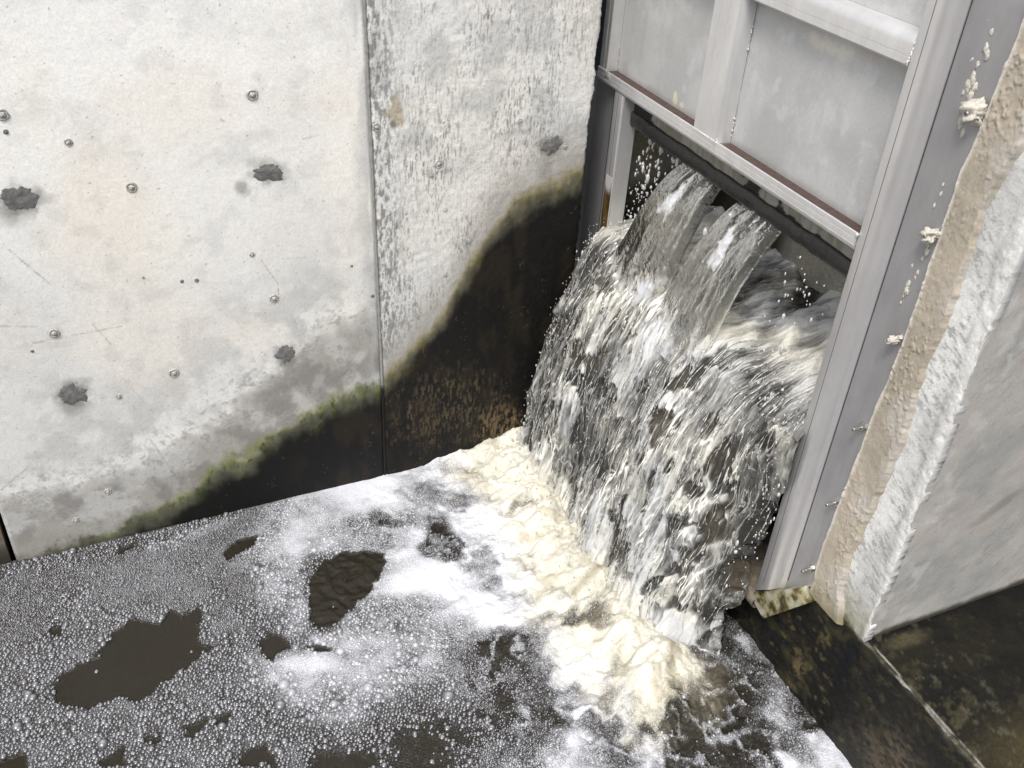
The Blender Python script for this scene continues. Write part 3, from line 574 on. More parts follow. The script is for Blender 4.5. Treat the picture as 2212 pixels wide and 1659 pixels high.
# weld beads
def welds(pts, name='weld_bead', seg=14, r=.0032, gap=.3):
    a, b = map(np.array, pts); VV = []; FF = []; V0, F0 = ico(1); off = 0
    for t in np.linspace(0, 1, seg):
        if random.random() < gap: continue
        q = a+(b-a)*t+rng.normal(0, .0008, 3); VV.append(V0*r*np.array([1, 1, 1.5])*rng.uniform(.6, 1.3)+q); FF.append(F0+off); off += len(V0)
    link(name, mesh_np(name, np.concatenate(VV), np.concatenate(FF)), M_weld, gate)
for z0_, z1_ in ((1.83, 1.90), (2.10, 2.23)): welds(((2.051, 2.615, z0_), (2.051, 2.615, z1_)), seg=max(3, int((z1_-z0_)*130)))
for z0_, z1_ in ((1.84, 1.93),): welds(((2.052, 3.437, z0_), (2.052, 3.437, z1_)), seg=max(3, int((z1_-z0_)*130)), r=.0028)
welds(((1.998, 1.885, 2.295), (2.01, 1.885, 2.372)), seg=22, r=.0040, gap=.1); welds(((1.998, 2.625, 1.806), (1.998, 2.72, 1.806)), seg=22, r=.0028, gap=.2)
welds(((1.998, 1.885, 1.80), (1.998, 1.885, 1.806)), seg=8, r=.005, gap=.1)
lump('weld_spatter', (1.999, 2.63, 1.797), np.diag([.003, .010, .024]), M_weld, gate, 270, 3, .7); lump('weld_spatter', (1.9995, 3.42, 1.795), np.diag([.004, .03, .014]), M_weld, gate, 271, 3, .8)

# ================================================================= WATER IN THE POOL
def P0(x, y): q = onz(x, y, 0); return (q[0], q[1])
fine = .0052
xs = np.concatenate([[-6, -4, -3, -2.4, -2, -1.6, -1.3, -1.1, -.95], np.arange(-.85, 2.05, fine), [2.058]])
ys = np.concatenate([[-6, -4, -2.5, -1.5, -.8, -.3, .1, .4, .65, .85, 1.0], np.arange(1.12, 3.335, fine), [3.342]])
Xg, Yg = np.meshgrid(xs, ys, indexing='ij')
wk = 1+1.6*sst(.7, 1.2, Xg)
wx = Xg+wk*(.10*(fb(Xg*4, Yg*4, 4, 301)-.5)+.05*(fb(Xg*14, Yg*14, 4, 303)-.5)); wy = Yg+wk*(.10*(fb(Xg*4+9, Yg*4, 4, 302)-.5)+.05*(fb(Xg*14+5, Yg*14, 4, 304)-.5))
F = np.full(Xg.shape, .50); W = np.zeros(Xg.shape)      # foam amount, warm tint
F += .42*(fb(Xg*2.2+.6*fb(Xg*2, Yg*2, 2, 306), Yg*4, 5, 305, .55)-.48); F = np.clip(F, .26, .53)
def seg(pts, r, val, k=1., soft=.95, warm=None):
    global F, W
    q = [P0(*p) for p in pts]; D = np.full(Xg.shape, 1e9)
    for a, b in zip(q[:-1], q[1:]): D = np.minimum(D, segd(wx, wy, a, b)[0])
    m = sst(r*(1+soft), r*(1-soft), D)*k; F[:] = lerp(F, val, m)
    if warm is not None: W[:] = lerp(W, warm, m)
def hole(poly, val=0, soft=.012, k=1, warp=.5):
    q = [P0(*p) for p in poly]; d = polyd(lerp(Xg, wx, warp*.6)+.035*(fb(Xg*34, Yg*34, 3, 351)-.5), lerp(Yg, wy, warp*.6)+.035*(fb(Xg*34+7, Yg*34, 3, 352)-.5), q); m = sst(-soft, soft, d)*k; F[:] = lerp(F, val, m); return m
seg([(180,1290),(420,1230)], .07, .56, .6); seg([(330,1180),(520,1125)], .035, .62)
# froth chart of the pool near the fall (0 dark water .. 9 solid white), laid on the water plane
CH = """55567899999999876543222
55567899889999876543222
45678996689999876543222
45667767889999876543222
45765673899999876543222
56766562899999976543222
55634678568999986543222
45524689756999987533222
45525555899999987433222
44535556799989998434222
43466666654489998335222
45776656432479998335322
45666655523359997235522
44555544432376794224532
44455432323444822224622
44444322244565482222499
34412322345565452222899""".split()
CH = np.array([[int(q) for q in l.ljust(23, l[-1])[:23]] for l in CH], float)
lev = np.interp(CH, range(10), [0, .05, .17, .34, .52, .66, .77, .86, .94, 1.0])
yrow = [60,140,210,280,350,420,490,560,630,700,770,840,910,980,1050,1120,1200]
q = np.stack([wx, wy, 0*wx], -1)-CP; qc = q @ M; uu = (qc[..., 0]/qc[..., 2]*f+cc[0]-518)/59.37; vv = np.interp((qc[..., 1]/qc[..., 2]*f+cc[1]-933)/.5937, yrow, range(17))
uc = np.clip(uu, 0, 21.999); vc = np.clip(vv, 0, 15.999); i0, j0 = uc.astype(int), vc.astype(int); fu, fv = uc-i0, vc-j0; fu = fu*fu*(3-2*fu); fv = fv*fv*(3-2*fv)
ch = (lev[j0, i0]*(1-fu)+lev[j0, i0+1]*fu)*(1-fv)+(lev[j0+1, i0]*(1-fu)+lev[j0+1, i0+1]*fu)*fv
okc = sst(-1.0, .6, uu)*(qc[..., 2] > .3)*sst(1.0, 1.2, Yg)
F = lerp(F, ch, okc)
Dw = np.full(Xg.shape, 1e9); q_ = [P0(*p) for p in [(1060,960),(1180,1130),(1290,1320),(1420,1490)]]
for a_, b_ in zip(q_[:-1], q_[1:]): Dw = np.minimum(Dw, segd(wx, wy, a_, b_)[0])
W = sst(.30, .10, Dw)
seg([(1205,1535),(1270,1550),(1330,1545)], .018, .92); seg([(1400,1520),(1440,1590),(1415,1650)], .022, .86); seg([(1190,1622),(1260,1592),(1350,1612),(1420,1650)], .014, .80)
seg([(1240,1552),(1270,1590)], .009, .72); seg([(1325,1552),(1350,1592)], .009, .68); seg([(985,1420),(1030,1520)], .014, .66, .7); seg([(1120,1450),(1180,1490),(1170,1540)], .012, .60, .8)
seg([(1490,1400),(1530,1410),(1550,1440)], .014, .72); seg([(1600,1370),(1650,1450),(1720,1540),(1770,1620)], .034, .72); seg([(1540,1420),(1600,1460),(1640,1520)], .016, .5)
seg([(1720,1659),(1790,1640),(1800,1700)], .06, .98)
# openings in the foam, gently soft ones and hard-edged dark ones
for c_, rx, ry, v_, k_ in [((985,1068),46,20,.66,.8),((920,1085),14,14,.6,.7),((1035,1222),46,20,.60,.85),((1118,1270),30,12,.62,.8),((1240,1365),36,9,.6,.7),((1120,1410),22,26,.05,.9),((1165,1405),14,22,.1,.8),((640,1540),14,12,.1,.0),((930,1160),26,38,.05,1),((960,1190),22,12,.3,.7),((818,1126),13,12,.05,1),((1090,1100),35,16,.6,.6),((1150,1205),22,14,.55,.6),((1290,1370),40,14,.5,.6),((1290,1420),16,22,.05,.0),((1530,1460),28,22,.02,1),((1480,1540),26,22,.05,1)]:
    hole([(c_[0]+rx*math.cos(t), c_[1]+ry*math.sin(t)) for t in np.linspace(0, 6.28, 13)[:-1]], v_, .030, k_, 1.6)
D = np.zeros(Xg.shape)
for poly in ([(112,1470),(150,1445),(205,1420),(240,1375),(290,1340),(345,1350),(372,1325),(400,1345),(430,1312),(437,1330),(432,1395),(462,1400),(430,1425),(392,1448),(300,1508),(250,1500),(190,1525),(140,1520),(112,1500)],
             [(690,1225),(740,1197),(800,1192),(830,1205),(820,1245),(795,1285),(760,1310),(740,1340),(705,1355),(670,1360),(665,1320),(672,1280),(668,1260)],
             [(485,1190),(520,1168),(552,1158),(545,1180),(510,1205),(485,1212)],[(560,1385),(600,1370),(625,1385),(640,1400),(600,1405),(590,1430),(572,1420)],
             [(660,1400),(690,1392),(712,1402),(680,1412)],[(242,1198),(282,1178),(285,1184),(250,1200)],[(0,1640),(60,1620),(60,1659),(0,1670)],[(210,1659),(240,1630),(262,1615),(280,1659)],
             [(462,1560),(500,1540),(498,1560),(470,1575)],[(395,1580),(440,1560),(450,1566),(410,1600)],[(310,1598),(345,1588),(340,1605),(312,1605)],[(520,1640),(570,1615),(600,1659),(520,1659)],
             [(730,1659),(760,1630),(810,1640),(820,1659)],[(102,1362),(126,1358),(124,1374),(104,1372)],             [(1030,1400),(1055,1395),(1060,1420),(1035,1425)]):
    D = np.maximum(D, hole(poly, 0, .011, 1, .7))
# froth drawn out in streaks away from the fall, filaments over the dark boils
av = np.arctan2(Yg-2.5, 2.1-Xg); rv = np.hypot(Yg-2.5, 2.1-Xg); zone = sst(.55, 1.1, Xg)*sst(1.1, 1.3, Yg)
stk = ffb(av*9+.8*fb(Xg*4, Yg*4, 3, 331), rv*3.5, 4, 332, .55); F = F+zone*(1-D)*.60*(stk-.5)*sst(0, .3, F)
fil = 1-np.abs(2*fb(Xg*9+1.5*fb(Xg*6, Yg*6, 3, 333), Yg*9, 4, 334, .55)-1); F = F+zone*sst(.5, .15, F)*(1-.6*D)*.55*sst(.80, .97, fil)
F = np.clip(F, 0, 1)
# height: calm at left, boiling near the fall
land = [(1.62, 3.4), (1.60, 2.6), (1.60, 1.85)]
dl = np.minimum(segd(Xg, Yg, land[0], land[1])[0], segd(Xg, Yg, land[1], land[2])[0])
turb = sst(1.0, .10, dl); turb2 = np.maximum(turb, .8*sst(.75, .2, np.hypot(Xg-1.45, Yg-1.75)))
flow = fb((Xg*.4+Yg*.2)*9+1.3*fb(Xg*5, Yg*5, 3, 311), (Yg-Xg*.3)*16, 5, 312, .55)
Z = .065*turb**2*(flow-.42) + .045*sst(.34, .0, dl)*(.4+fb(Xg*9, Yg*9, 4, 313)) + .024*turb2*(fb(Xg*22, Yg*22, 4, 314)-.5)
rip = 1-np.abs(2*fb(Xg*17+2*fb(Xg*5, Yg*5, 3, 317), Yg*17, 4, 315)-1); Z += .016*turb2*(1-F)*(rip-.6)*1.3
Z += turb*.010*(fb(Xg*55, Yg*55, 3, 323, .6)-.5); Z += .018*D*sst(.3, .6, Xg)*(rip-.6)
Z += .004*(fb(Xg*9, Yg*9, 3, 316)-.5)+.010*F*(1-turb)+.020*turb*F*sst(.3, .8, fb(Xg*12, Yg*12, 4, 318))
Z += 06e-2*sst(.20, .0, dl)*fb(Xg*9, Yg*14, 4, 319); Z += .035*sst(.10, .0, YW-Yg)*sst(1.1, 1.35, Xg); 
inn = (Xg > -.85) & (Yg > 1.12); Z = np.where(inn, Z, .004)
fine_n = fb(Xg*48, Yg*48, 3, 321, .6); med = fb(Xg*16, Yg*16, 4, 322)
Fa = np.clip(F+.34*(fine_n-.5)*sst(0, .2, F)*(1.2-F)+.30*(med-.5)*sst(0, .3, F)*sst(1.05, .6, F), 0, 1)
m, nt, p = newmat('foamy_water'); M_water = m
fo = vattr(nt, 'foam'); wa = vattr(nt, 'warm')
tc = nd(nt, 'ShaderNodeTexCoord')
vo = nd(nt, 'ShaderNodeTexVoronoi', i_Scale=150., feature='F1'); nt.links.new(tc.outputs['Object'], vo.inputs['Vector'])
vo2 = nd(nt, 'ShaderNodeTexVoronoi', i_Scale=330., feature='F1'); nt.links.new(tc.outputs['Object'], vo2.inputs['Vector'])
def mth(op, a, b, c=None):
    n = nd(nt, 'ShaderNodeMath', operation=op)
    for i, s in enumerate([a, b] + ([c] if c is not None else [])):
        if hasattr(s, 'links'): nt.links.new(s, n.inputs[i])
        else: n.inputs[i].default_value = s
    return n.outputs[0]
cell = mth('MULTIPLY', ramp(nt, vo.outputs['Distance'], [(.1, 1), (.62, 0)]), 1); cell2 = mth('MULTIPLY', ramp(nt, vo2.outputs['Distance'], [(.1, 1), (.62, 0)]), 1)
cs = mth('ADD', mth('MULTIPLY', cell, .55), mth('MULTIPLY', cell2, .45))
# foam coverage: bubble cores first, then closing up to solid froth
cov = mth('MULTIPLY_ADD', mth('SUBTRACT', cs, .5), ramp(nt, fo, [(.2, .8), (.6, .6), (.9, .24)]), fo)
fc = ramp(nt, cov, [(.10, 0), (.40, .09), (.54, .27), (.68, .54), (.84, .86), (1., 1)])
foamc = mulc(nt, mulc(nt, (.68, .69, .74), (.70, .67, .57), wa, 'MIX'), (.50, .46, .36), vattr(nt, 'tan'), 'MIX')
dkc = mulc(nt, (.021, .0185, .0135), (.125, .112, .08), vattr(nt, 'boil'), 'MIX')
col = mulc(nt, dkc, foamc, fc, 'MIX')
nt.links.new(col, p.inputs['Base Color']); nt.links.new(ramp(nt, fo, [(.0, .05), (.5, .22), (1, .6)]), p.inputs['Roughness'])
p.inputs['IOR'].default_value = 1.33
cs = cs
hb = mth('MULTIPLY', cs, ramp(nt, fo, [(.05, 0), (.3, 1), (.8, .8), (1, .35)])); bump(nt, p, hb, .0045, .9)
bump(nt, p, noise(nt, 38, 5, (1, 1, 1), .6), .006, .35)
me = mesh_np('water', np.stack([Xg, Yg, Z], -1).reshape(-1, 3), gridf(*Xg.shape), True, {'foam': Fa, 'warm': W*sst(.2, .6, Fa), 'tan': W*.95*sst(.50, .68, ffb(av*14+1.2*fb(Xg*6, Yg*6, 3, 371), rv*7, 5, 372, .6)), 'boil': W*sst(.25, .6, fb(Xg*7, Yg*7, 3, 361))*sst(.9, .3, D)})
tag(link('water', me, M_water), kind='structure')
# pool bed far below
g = bmo('ground', box(-9, 9, -9, 6, -.7, -.45), solid('mud', (.05, .04, .03)), None); tag(g, kind='structure')

# ---- bubbles: small domes floating on the pool
def samp(A, x, y):
    i = np.clip(np.searchsorted(xs, x)-1, 0, len(xs)-2); j = np.clip(np.searchsorted(ys, y)-1, 0, len(ys)-2); return A[i, j]
xs, ys = Xg[:, 0], Yg[0, :]
def scatter(st, want, seed):
    g = np.random.default_rng(seed)
    bx, by = np.meshgrid(np.arange(-.9, 2.04, st), np.arange(1.15, 3.32, st*.88), indexing='ij'); bx = bx+(np.arange(bx.shape[1]) % 2)[None, :]*st/2
    bx = bx.ravel()+g.uniform(-.30, .30, bx.size)*st; by = by.ravel()+g.uniform(-.30, .30, bx.size)*st
    Fv = samp(F, bx, by); Dv = samp(D, bx, by); tv = samp(turb, bx, by)
    q = np.stack([bx, by, 0*bx], -1)-CP; qc = q @ M; pxx = qc[:, 0]/qc[:, 2]*f+cc[0]; pyy = qc[:, 1]/qc[:, 2]*f+cc[1]
    vis = (pxx > -350) & (pxx < 2400) & (pyy > 700) & (pyy < 1880)
    pr_ = sst(.16, .42, Fv)*sst(.84, .52, Fv)*(1-.8*sst(.35, .8, tv)); pr_ = np.where(Dv > .3, .003, pr_)
    big = sst(1.15, .1, bx)*sst(3.25, 2.2, by)+.55*sst(.16, .03, YW-by)*sst(.7, .2, bx)+1.3*(fb(bx*5, by*5, 4, 341)-.5)
    k = vis & (g.random(bx.size) < pr_*.95) & ((big > .33) if want else (big <= .33))
    bx, by = bx[k], by[k]; return bx, by, st*.47*np.exp(g.normal(-.03, .32, bx.size))
b1 = scatter(.0140, True, 51); b2 = scatter(.0082, False, 52); b3 = scatter(.022, True, 53)
bx, by, rad = (np.concatenate(q) for q in zip(b1, b2, [a_[::9] for a_ in b3]))
print('bubbles', bx.size)
def domes(bx, by, bz, rad, hk=.72, nr=8, flat=None):
    a = np.arange(nr)/nr*2*math.pi; rows = [(1, -.12), (.92, .42), (.58, .80)]
    T = np.array([(r_*math.cos(t), r_*math.sin(t), h_) for r_, h_ in rows for t in a]+[(0, 0, 1)])
    i = np.arange(nr); j = (i+1) % nr
    Q = np.concatenate([np.stack([i+k*nr, j+k*nr, j+(k+1)*nr, i+(k+1)*nr], 1) for k in (0, 1)]); Tr = np.stack([i+2*nr, j+2*nr, np.full(nr, 3*nr)], 1)
    V = T[None]*np.stack([rad, rad, rad*hk], -1)[:, None]+np.stack([bx, by, bz], -1)[:, None]
    off = (np.arange(len(bx))*len(T))[:, None, None]
    return V.reshape(-1, 3), [(Q[None]+off).reshape(-1, 4), (Tr[None]+off).reshape(-1, 3)]
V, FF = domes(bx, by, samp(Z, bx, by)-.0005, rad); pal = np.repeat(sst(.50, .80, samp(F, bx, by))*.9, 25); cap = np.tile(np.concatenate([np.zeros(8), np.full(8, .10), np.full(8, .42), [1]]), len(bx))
m, nt, p = newmat('bubble_film')
nt.links.new(mulc(nt, ramp(nt, vattr(nt, 'cap'), [(0, (.02, .019, .018)), (.25, (.05, .05, .053)), (.6, (.15, .15, .165)), (1, (.36, .36, .40))]), (.47, .475, .52), vattr(nt, 'pale'), 'MIX'), p.inputs['Base Color'])  # dark rim to pale top: a highlight painted into each bubble's colour
p.inputs['Roughness'].default_value = .20; p.inputs['IOR'].default_value = 1.75; p.inputs['Specular IOR Level'].default_value = .7
bo = link('foam', mesh_np('foam', V, FF, True, {'cap': cap, 'pale': pal}), m); tag(bo, kind='stuff')

# ================================================================= WATERFALL
fall = empty('waterfall', (1.8, 2.6, 0), label='churning white and grey sheet of water pouring out under the gate into the pool', cat='waterfall')
# profile of the water's upper surface (x,z) by arc parameter
prof = np.array([(2.62, 1.17), (2.5, 1.175), (2.38, 1.18), (2.25, 1.18), (2.12, 1.185), (2.0, 1.175), (1.92, 1.13), (1.865, 1.04), (1.825, .94), (1.785, .82), (1.75, .68), (1.72, .53), (1.695, .38), (1.67, .23), (1.645, .08), (1.63, -.03), (1.62, -.10)])
arc_ = np.concatenate([[0], np.cumsum(np.hypot(*np.diff(prof, axis=0).T))])
def fallsurf(s, t, push=0, seed=0):
    """s arc length (m), t 0..1 from left (y=3.3) to right (y=1.9)"""
    x = np.interp(s, arc_, prof[:, 0]); z = np.interp(s, arc_, prof[:, 1])
    x2 = np.interp(s+.01, arc_, prof[:, 0]); z2 = np.interp(s+.01, arc_, prof[:, 1]); nx, nz = -(z2-z), (x2-x); L = np.hypot(nx, nz)+1e-9; nx, nz = nx/L, nz/L
    sg = np.where(nx > 0, -1, 1); 
    drop = sst(.3, 1.6, s)
    # right side lies lower and recedes a little; edges narrow as it falls
    yl = 3.315-.01*drop; yr = 1.895+np.interp(s, [0, .6, .9, 1.3, 1.9], [0, -.03, -.045, -.05, -.06])
    edge = sst(.26, 0, 1-t); x = x+edge**1.3*.165*sst(.55, 1.15, s); z = z-.05*sst(.35, 1, t)*sst(.1, .7, s)*sst(1.9, 1.0, s)
    y = lerp(yl, yr, t)
    return x-nx*sg*0, y, z, nx, nz
s_ = np.arange(0, arc_[-1], .0042); t_ = np.linspace(0, 1, 400); Sg, Tg = np.meshgrid(s_, t_, indexing='ij')
x, y, z, nx, nz = fallsurf(Sg, Tg); fl = sst(.42, .85, Sg)      # fl: 0 in the channel, 1 in free fall
w = .03*(fb(Sg*5, y*5, 3, 401)-.5)
k1 = ffb((y+w)*8, Sg*1.8, 4, 402, .55); k2 = ffb((y+w+Sg*.04)*24, Sg*3.6, 4, 403, .55); k3 = ffb((y+w)*64, Sg*11, 4, 404, .6)
i1 = ffb((y+.5*Sg+.12*fb(Sg*5, y*5, 3, 406))*6, Sg*2.6, 3, 457, .5); i2 = ffb((y+.4*Sg)*22, Sg*9, 4, 407, .55)
rg = 1-np.abs(2*k2-1); rg3 = 1-np.abs(2*k3-1)
hh = lerp(.13*(i1-.5)+.030*(i2-.5), .110*(k1-.5)+.040*(rg-.6)+.006*(rg3-.6), fl)
hh *= lerp(1, .35, sst(0, .02, Tg*0))
edge_n = (ffb(Sg*14, Sg*0, 4, 409)-.5)
y = y+sst(.06, 0, Tg)*(-.05*(.5+edge_n))*fl+sst(.06, 0, 1-Tg)*(.09*(.35+edge_n))*fl*sst(.8, 1.2, Sg)
hh = hh-.05*sst(.05, 0, Tg)*fl-.06*sst(.06, 0, 1-Tg)*fl
X_ = x; up = np.where(fl > .0, 1, 1)
# outward normal: (+z in the channel, -x in the fall)
ox, oz = nx, nz; flipm = np.where(oz < 0, -1, 1); ox, oz = ox*flipm, oz*flipm; ox = np.where(fl > .5, -np.abs(ox), ox)
# froth amount
lo = sst(.7, 1.6, Sg)
ff = .47+1.7*(k1-.5)*fl+.8*(rg-.62)*fl+.25*(rg3-.62)*fl+.9*(fb(Sg*6, y*9, 4, 410, .5)-.5)
ff = lerp(.56+2.4*(i1-.5)+.8*(i2-.5), ff, fl)
bd = sst(.18, .02, Tg)*fl; ff -= .18*bd+.22*sst(.25, .03, 1-Tg)*fl
dh = sst(.56, .62, fb(Sg*9, (y+w)*19, 3, 411, .4))*fl; ff -= .75*dh*sst(.5, .8, Sg); hh = hh-.012*dh                       # ragged dark windows
ff -= .14*lo*(1-sst(1.6, 1.75, Sg)); ff = np.clip(ff+.8*sst(arc_[-1]-.60, arc_[-1]-.10, Sg+.35*(k2-.5)+.2*(k1-.5)), 0, 1)
ff = ff*(1-.92*dh*(1-sst(arc_[-1]-.4, arc_[-1]-.2, Sg)))
wm = sst(.35, .65, fb(Sg*5+4, y*5, 4, 412)); brn = .7*dh*sst(.50, .68, fb(Sg*3+1, y*4, 3, 413))
X_ = x+ox*hh; Z_ = z+oz*hh
m, nt, p = newmat('falling_water'); fo = vattr(nt, 'foam'); wa = vattr(nt, 'warm')
tcn = vattr(nt, 'flow', True)
def fnoise(sc, detail=5, m3=(1, 1, 1), r_=.65):
    mp = nd(nt, 'ShaderNodeMapping'); mp.inputs['Scale'].default_value = m3; nt.links.new(tcn, mp.inputs[0])
    n = nd(nt, 'ShaderNodeTexNoise', i_Scale=sc, i_Detail=detail, i_Roughness=r_, i_Distortion=.75); nt.links.new(mp.outputs[0], n.inputs[0]); return n.outputs[0]
a1 = fnoise(30, 4, (.13, 1, 1), .5); a2 = fnoise(90, 3, (.14, 1, 1), .5)
cov = mth('MULTIPLY_ADD', mth('SUBTRACT', a1, .5), 1.2, fo); cov = mth('MULTIPLY_ADD', mth('SUBTRACT', a2, .5), .5, cov)
fc = ramp(nt, cov, [(.10, 0), (.35, .13), (.60, .40), (.95, .92)])
foamc = mulc(nt, (.66, .67, .68), (.75, .73, .655), wa, 'MIX'); dk = mulc(nt, (.030, .030, .028), (.060, .049, .034), vattr(nt, 'brown'), 'MIX')
nt.links.new(mulc(nt, dk, foamc, fc, 'MIX'), p.inputs['Base Color']); nt.links.new(ramp(nt, cov, [(.2, .04), (.9, .32)]), p.inputs['Roughness']); p.inputs['IOR'].default_value = 1.38
bump(nt, p, a1, .010, .7); bump(nt, p, a2, .004, .8); M_fall = m
Pf = np.stack([X_, y, Z_], -1); n_, m_ = Sg.shape
cols = {'flow': np.stack([Sg, y, 0*y], -1)}
# closed volume: front skin plus a back skin hanging from the sill
xb = np.where(fl > .2, lerp(x+.05, np.maximum(x+.06, 1.62+.10), 1), x); zb2 = np.where(fl > .2, Z_, Z_-.10)
me = mesh_np('water_sheet', Pf.reshape(-1, 3), gridf(n_, m_), True, {'foam': ff, 'warm': wm, 'brown': brn}, cols)
link('water_sheet', me, M_fall, fall)
# strands and splashes running down the front of the sheet
def strands(n, s0, s1, ln, r0, seed, lift=.012, jit=1):
    g = np.random.default_rng(seed); P = []; Rr = []
    for q in range(n):
        a = g.uniform(s0, s1); L = ln*g.uniform(.4, 1.5); t = g.uniform(.01, .985); k = max(5, int(L/.012)); ss = np.linspace(a, min(a+L, arc_[-1]-.02), k); tt = t+np.cumsum(g.normal(0, .0016*jit, k))
        i = np.clip((ss/.0042).astype(int), 0, n_-1); j = np.clip((tt*399).astype(int), 0, 399); pp = Pf[i, j].copy()
        for _ in range(3): pp[1:-1] = (pp[:-2]+pp[1:-1]+pp[2:])/3
        pp[:, 0] -= lift*g.uniform(.2, 1.4)*np.sin(np.linspace(.15, 3.0, k)); pp[:, 2] += .004
        r = r0*g.uniform(.5, 1.5)*np.sin(np.linspace(.12, 3.05, k))**.7*(.6+.8*g.random(k)); P.append(pp); Rr.append(r)
    return tubes(P, Rr, 6)
m, nt, p = newmat('water_strand'); nt.links.new(ramp(nt, noise(nt, 60, 4), [(.38, (.10, .10, .10)), (.52, (.42, .42, .40)), (.66, (.78, .76, .70))]), p.inputs['Base Color']); p.inputs['Roughness'].default_value = .12; p.inputs['IOR'].default_value = 1.4; bump(nt, p, noise(nt, 90, 3), .004, .8); M_strand = m
# clear film of water thrown forward of the sheet: long smooth strands with open gaps
m, nt, p = newmat('water_film'); tcn = vattr(nt, 'flow', True)
b1_ = fnoise(15, 3, (.13, 1, 1), .45); b2_ = fnoise(40, 3, (.15, 1, 1), .5)
rdg_ = lambda q, lo_: ramp(nt, mth('ABSOLUTE', mth('SUBTRACT', q, .5), 0), [(0, 1), (lo_, .25), (lo_*2.6, 0)])
st1 = mth('ADD', rdg_(b1_, .012), mth('MULTIPLY', rdg_(b2_, .016), .8)); fr = nd(nt, 'ShaderNodeFresnel', i_IOR=1.33)
bump(nt, p, b1_, .02, .7); bump(nt, p, b2_, .008, .7); nt.links.new(p.inputs['Normal'].links[0].from_socket, fr.inputs['Normal'])
p.inputs['Base Color'].default_value = (.82, .80, .735, 1); p.inputs['Roughness'].default_value = .08; p.inputs['IOR'].default_value = 1.45
nt.links.new(mth('MULTIPLY', vattr(nt, 'fade'), 1) and mth('MULTIPLY', vattr(nt, 'fade'), mth('MINIMUM', mth('ADD', mth('MULTIPLY', st1, mth('ADD', vattr(nt, 'foam'), .35)), mth('MULTIPLY', fr.outputs[0], 1.2)), 1)), p.inputs['Alpha'])
M_film = m; sel = np.arange(60, n_, 2); sub = np.arange(6, m_-6, 2)
Pm = Pf[np.ix_(sel, sub)].copy(); Sm = Sg[np.ix_(sel, sub)]; Tm = Tg[np.ix_(sel, sub)]; bul = .016+.045*ffb(Pm[..., 1]*12+5, Sm*2.4, 3, 421)*sst(.5, 1.0, Sm); Pm[..., 0] -= bul*sst(0, .06, Tm)*sst(1, .94, Tm)*sst(.25, .6, Sm); Pm[..., 2] += .006
link('water_film', mesh_np('water_film', Pm.reshape(-1, 3), gridf(len(sel), len(sub)), True, {'foam': ff[np.ix_(sel, sub)], 'fade': (1-.8*dh[np.ix_(sel, sub)])*lerp(.30, 1.15, sst(.38, .62, fb(Sm*5, Pm[..., 1]*7, 4, 431)))*sst(arc_[-1]-.14, arc_[-1]-.42, Sm)*sst(.22, .55, Sm)*sst(.01, .06, Tm)*sst(.99, .94, Tm)}, {'flow': np.stack([Sm, Pm[..., 1]+.3, 0*Sm], -1)}), M_film, fall)
V, FF = strands(800, .45, 1.72, .16, .0017, 5); o = link('water_strand', mesh_np('water_strand', V, FF), M_strand, fall); tag(o, kind='stuff')
# ---- spray
def spray(n, seed, gen, r0=.0028):
    g = np.random.default_rng(seed); V0, F0 = ico(1); C_ = gen(g, n); r = r0*np.exp(g.normal(0, .45, len(C_)))
    V = V0[None]*r[:, None, None]*np.stack([np.ones(len(C_)), np.ones(len(C_)), g.uniform(1, 3.0, len(C_))], -1)[:, None]+C_[:, None]
    return V.reshape(-1, 3), (F0[None]+(np.arange(len(C_))*len(V0))[:, None, None]).reshape(-1, 3)
def gen1(g, n):
    i = g.integers(110, n_-10, n); j = g.integers(0, 400, n); e = g.random(n) < .35; j[e] = g.integers(0, 18, e.sum()); e2 = g.random(n) < .15; j[e2] = g.integers(380, 400, e2.sum())
    return Pf[i, j]+np.stack([-np.abs(g.normal(0, .022, n))-.004, g.normal(0, .014, n), g.normal(0, .02, n)+.006], -1)
V, FF = spray(1500, 8, gen1, .0022)
def gen2(g, n): return np.stack([1.57+g.normal(0, .05, n), g.uniform(1.8, 3.28, n), .05+np.abs(g.normal(0, .045, n))], -1)
V2, F2 = spray(900, 9, gen2, .0020)
def gen3(g, n):      # drips falling in the dark gap at the left of the opening
    lane = g.integers(0, 9, n); ly = np.array([3.24, 3.21, 3.19, 3.12, 3.10, 3.02, 3.00, 3.17, 2.96])[lane]; zz = g.uniform(1.18, 1.60, n)
    return np.stack([2.10+g.normal(0, .006, n)-.0*zz, ly+(1.6-zz)*np.array([.12, .10, .06, .0, 0, 0, 0, .03, 0])[lane]+g.normal(0, .006, n), zz], -1)
V3, F3 = spray(230, 10, gen3, .0034)
def gen4(g, n): return np.stack([2.0+g.normal(0, .03, n), g.choice([2.05, 2.12, 2.0, 2.5, 2.56], n)+g.normal(0, .008, n), g.uniform(1.1, 1.62, n)], -1)
V4, F4 = spray(120, 11, gen4, .003)
VV = [V, V2, V3, V4]; FF_ = []; off = 0
for v, q in zip(VV, (FF, F2, F3, F4)): FF_.append(q+off); off += len(v)
o = link('spray', mesh_np('spray', np.concatenate(VV), np.concatenate(FF_)), M_drop); tag(o, kind='stuff')

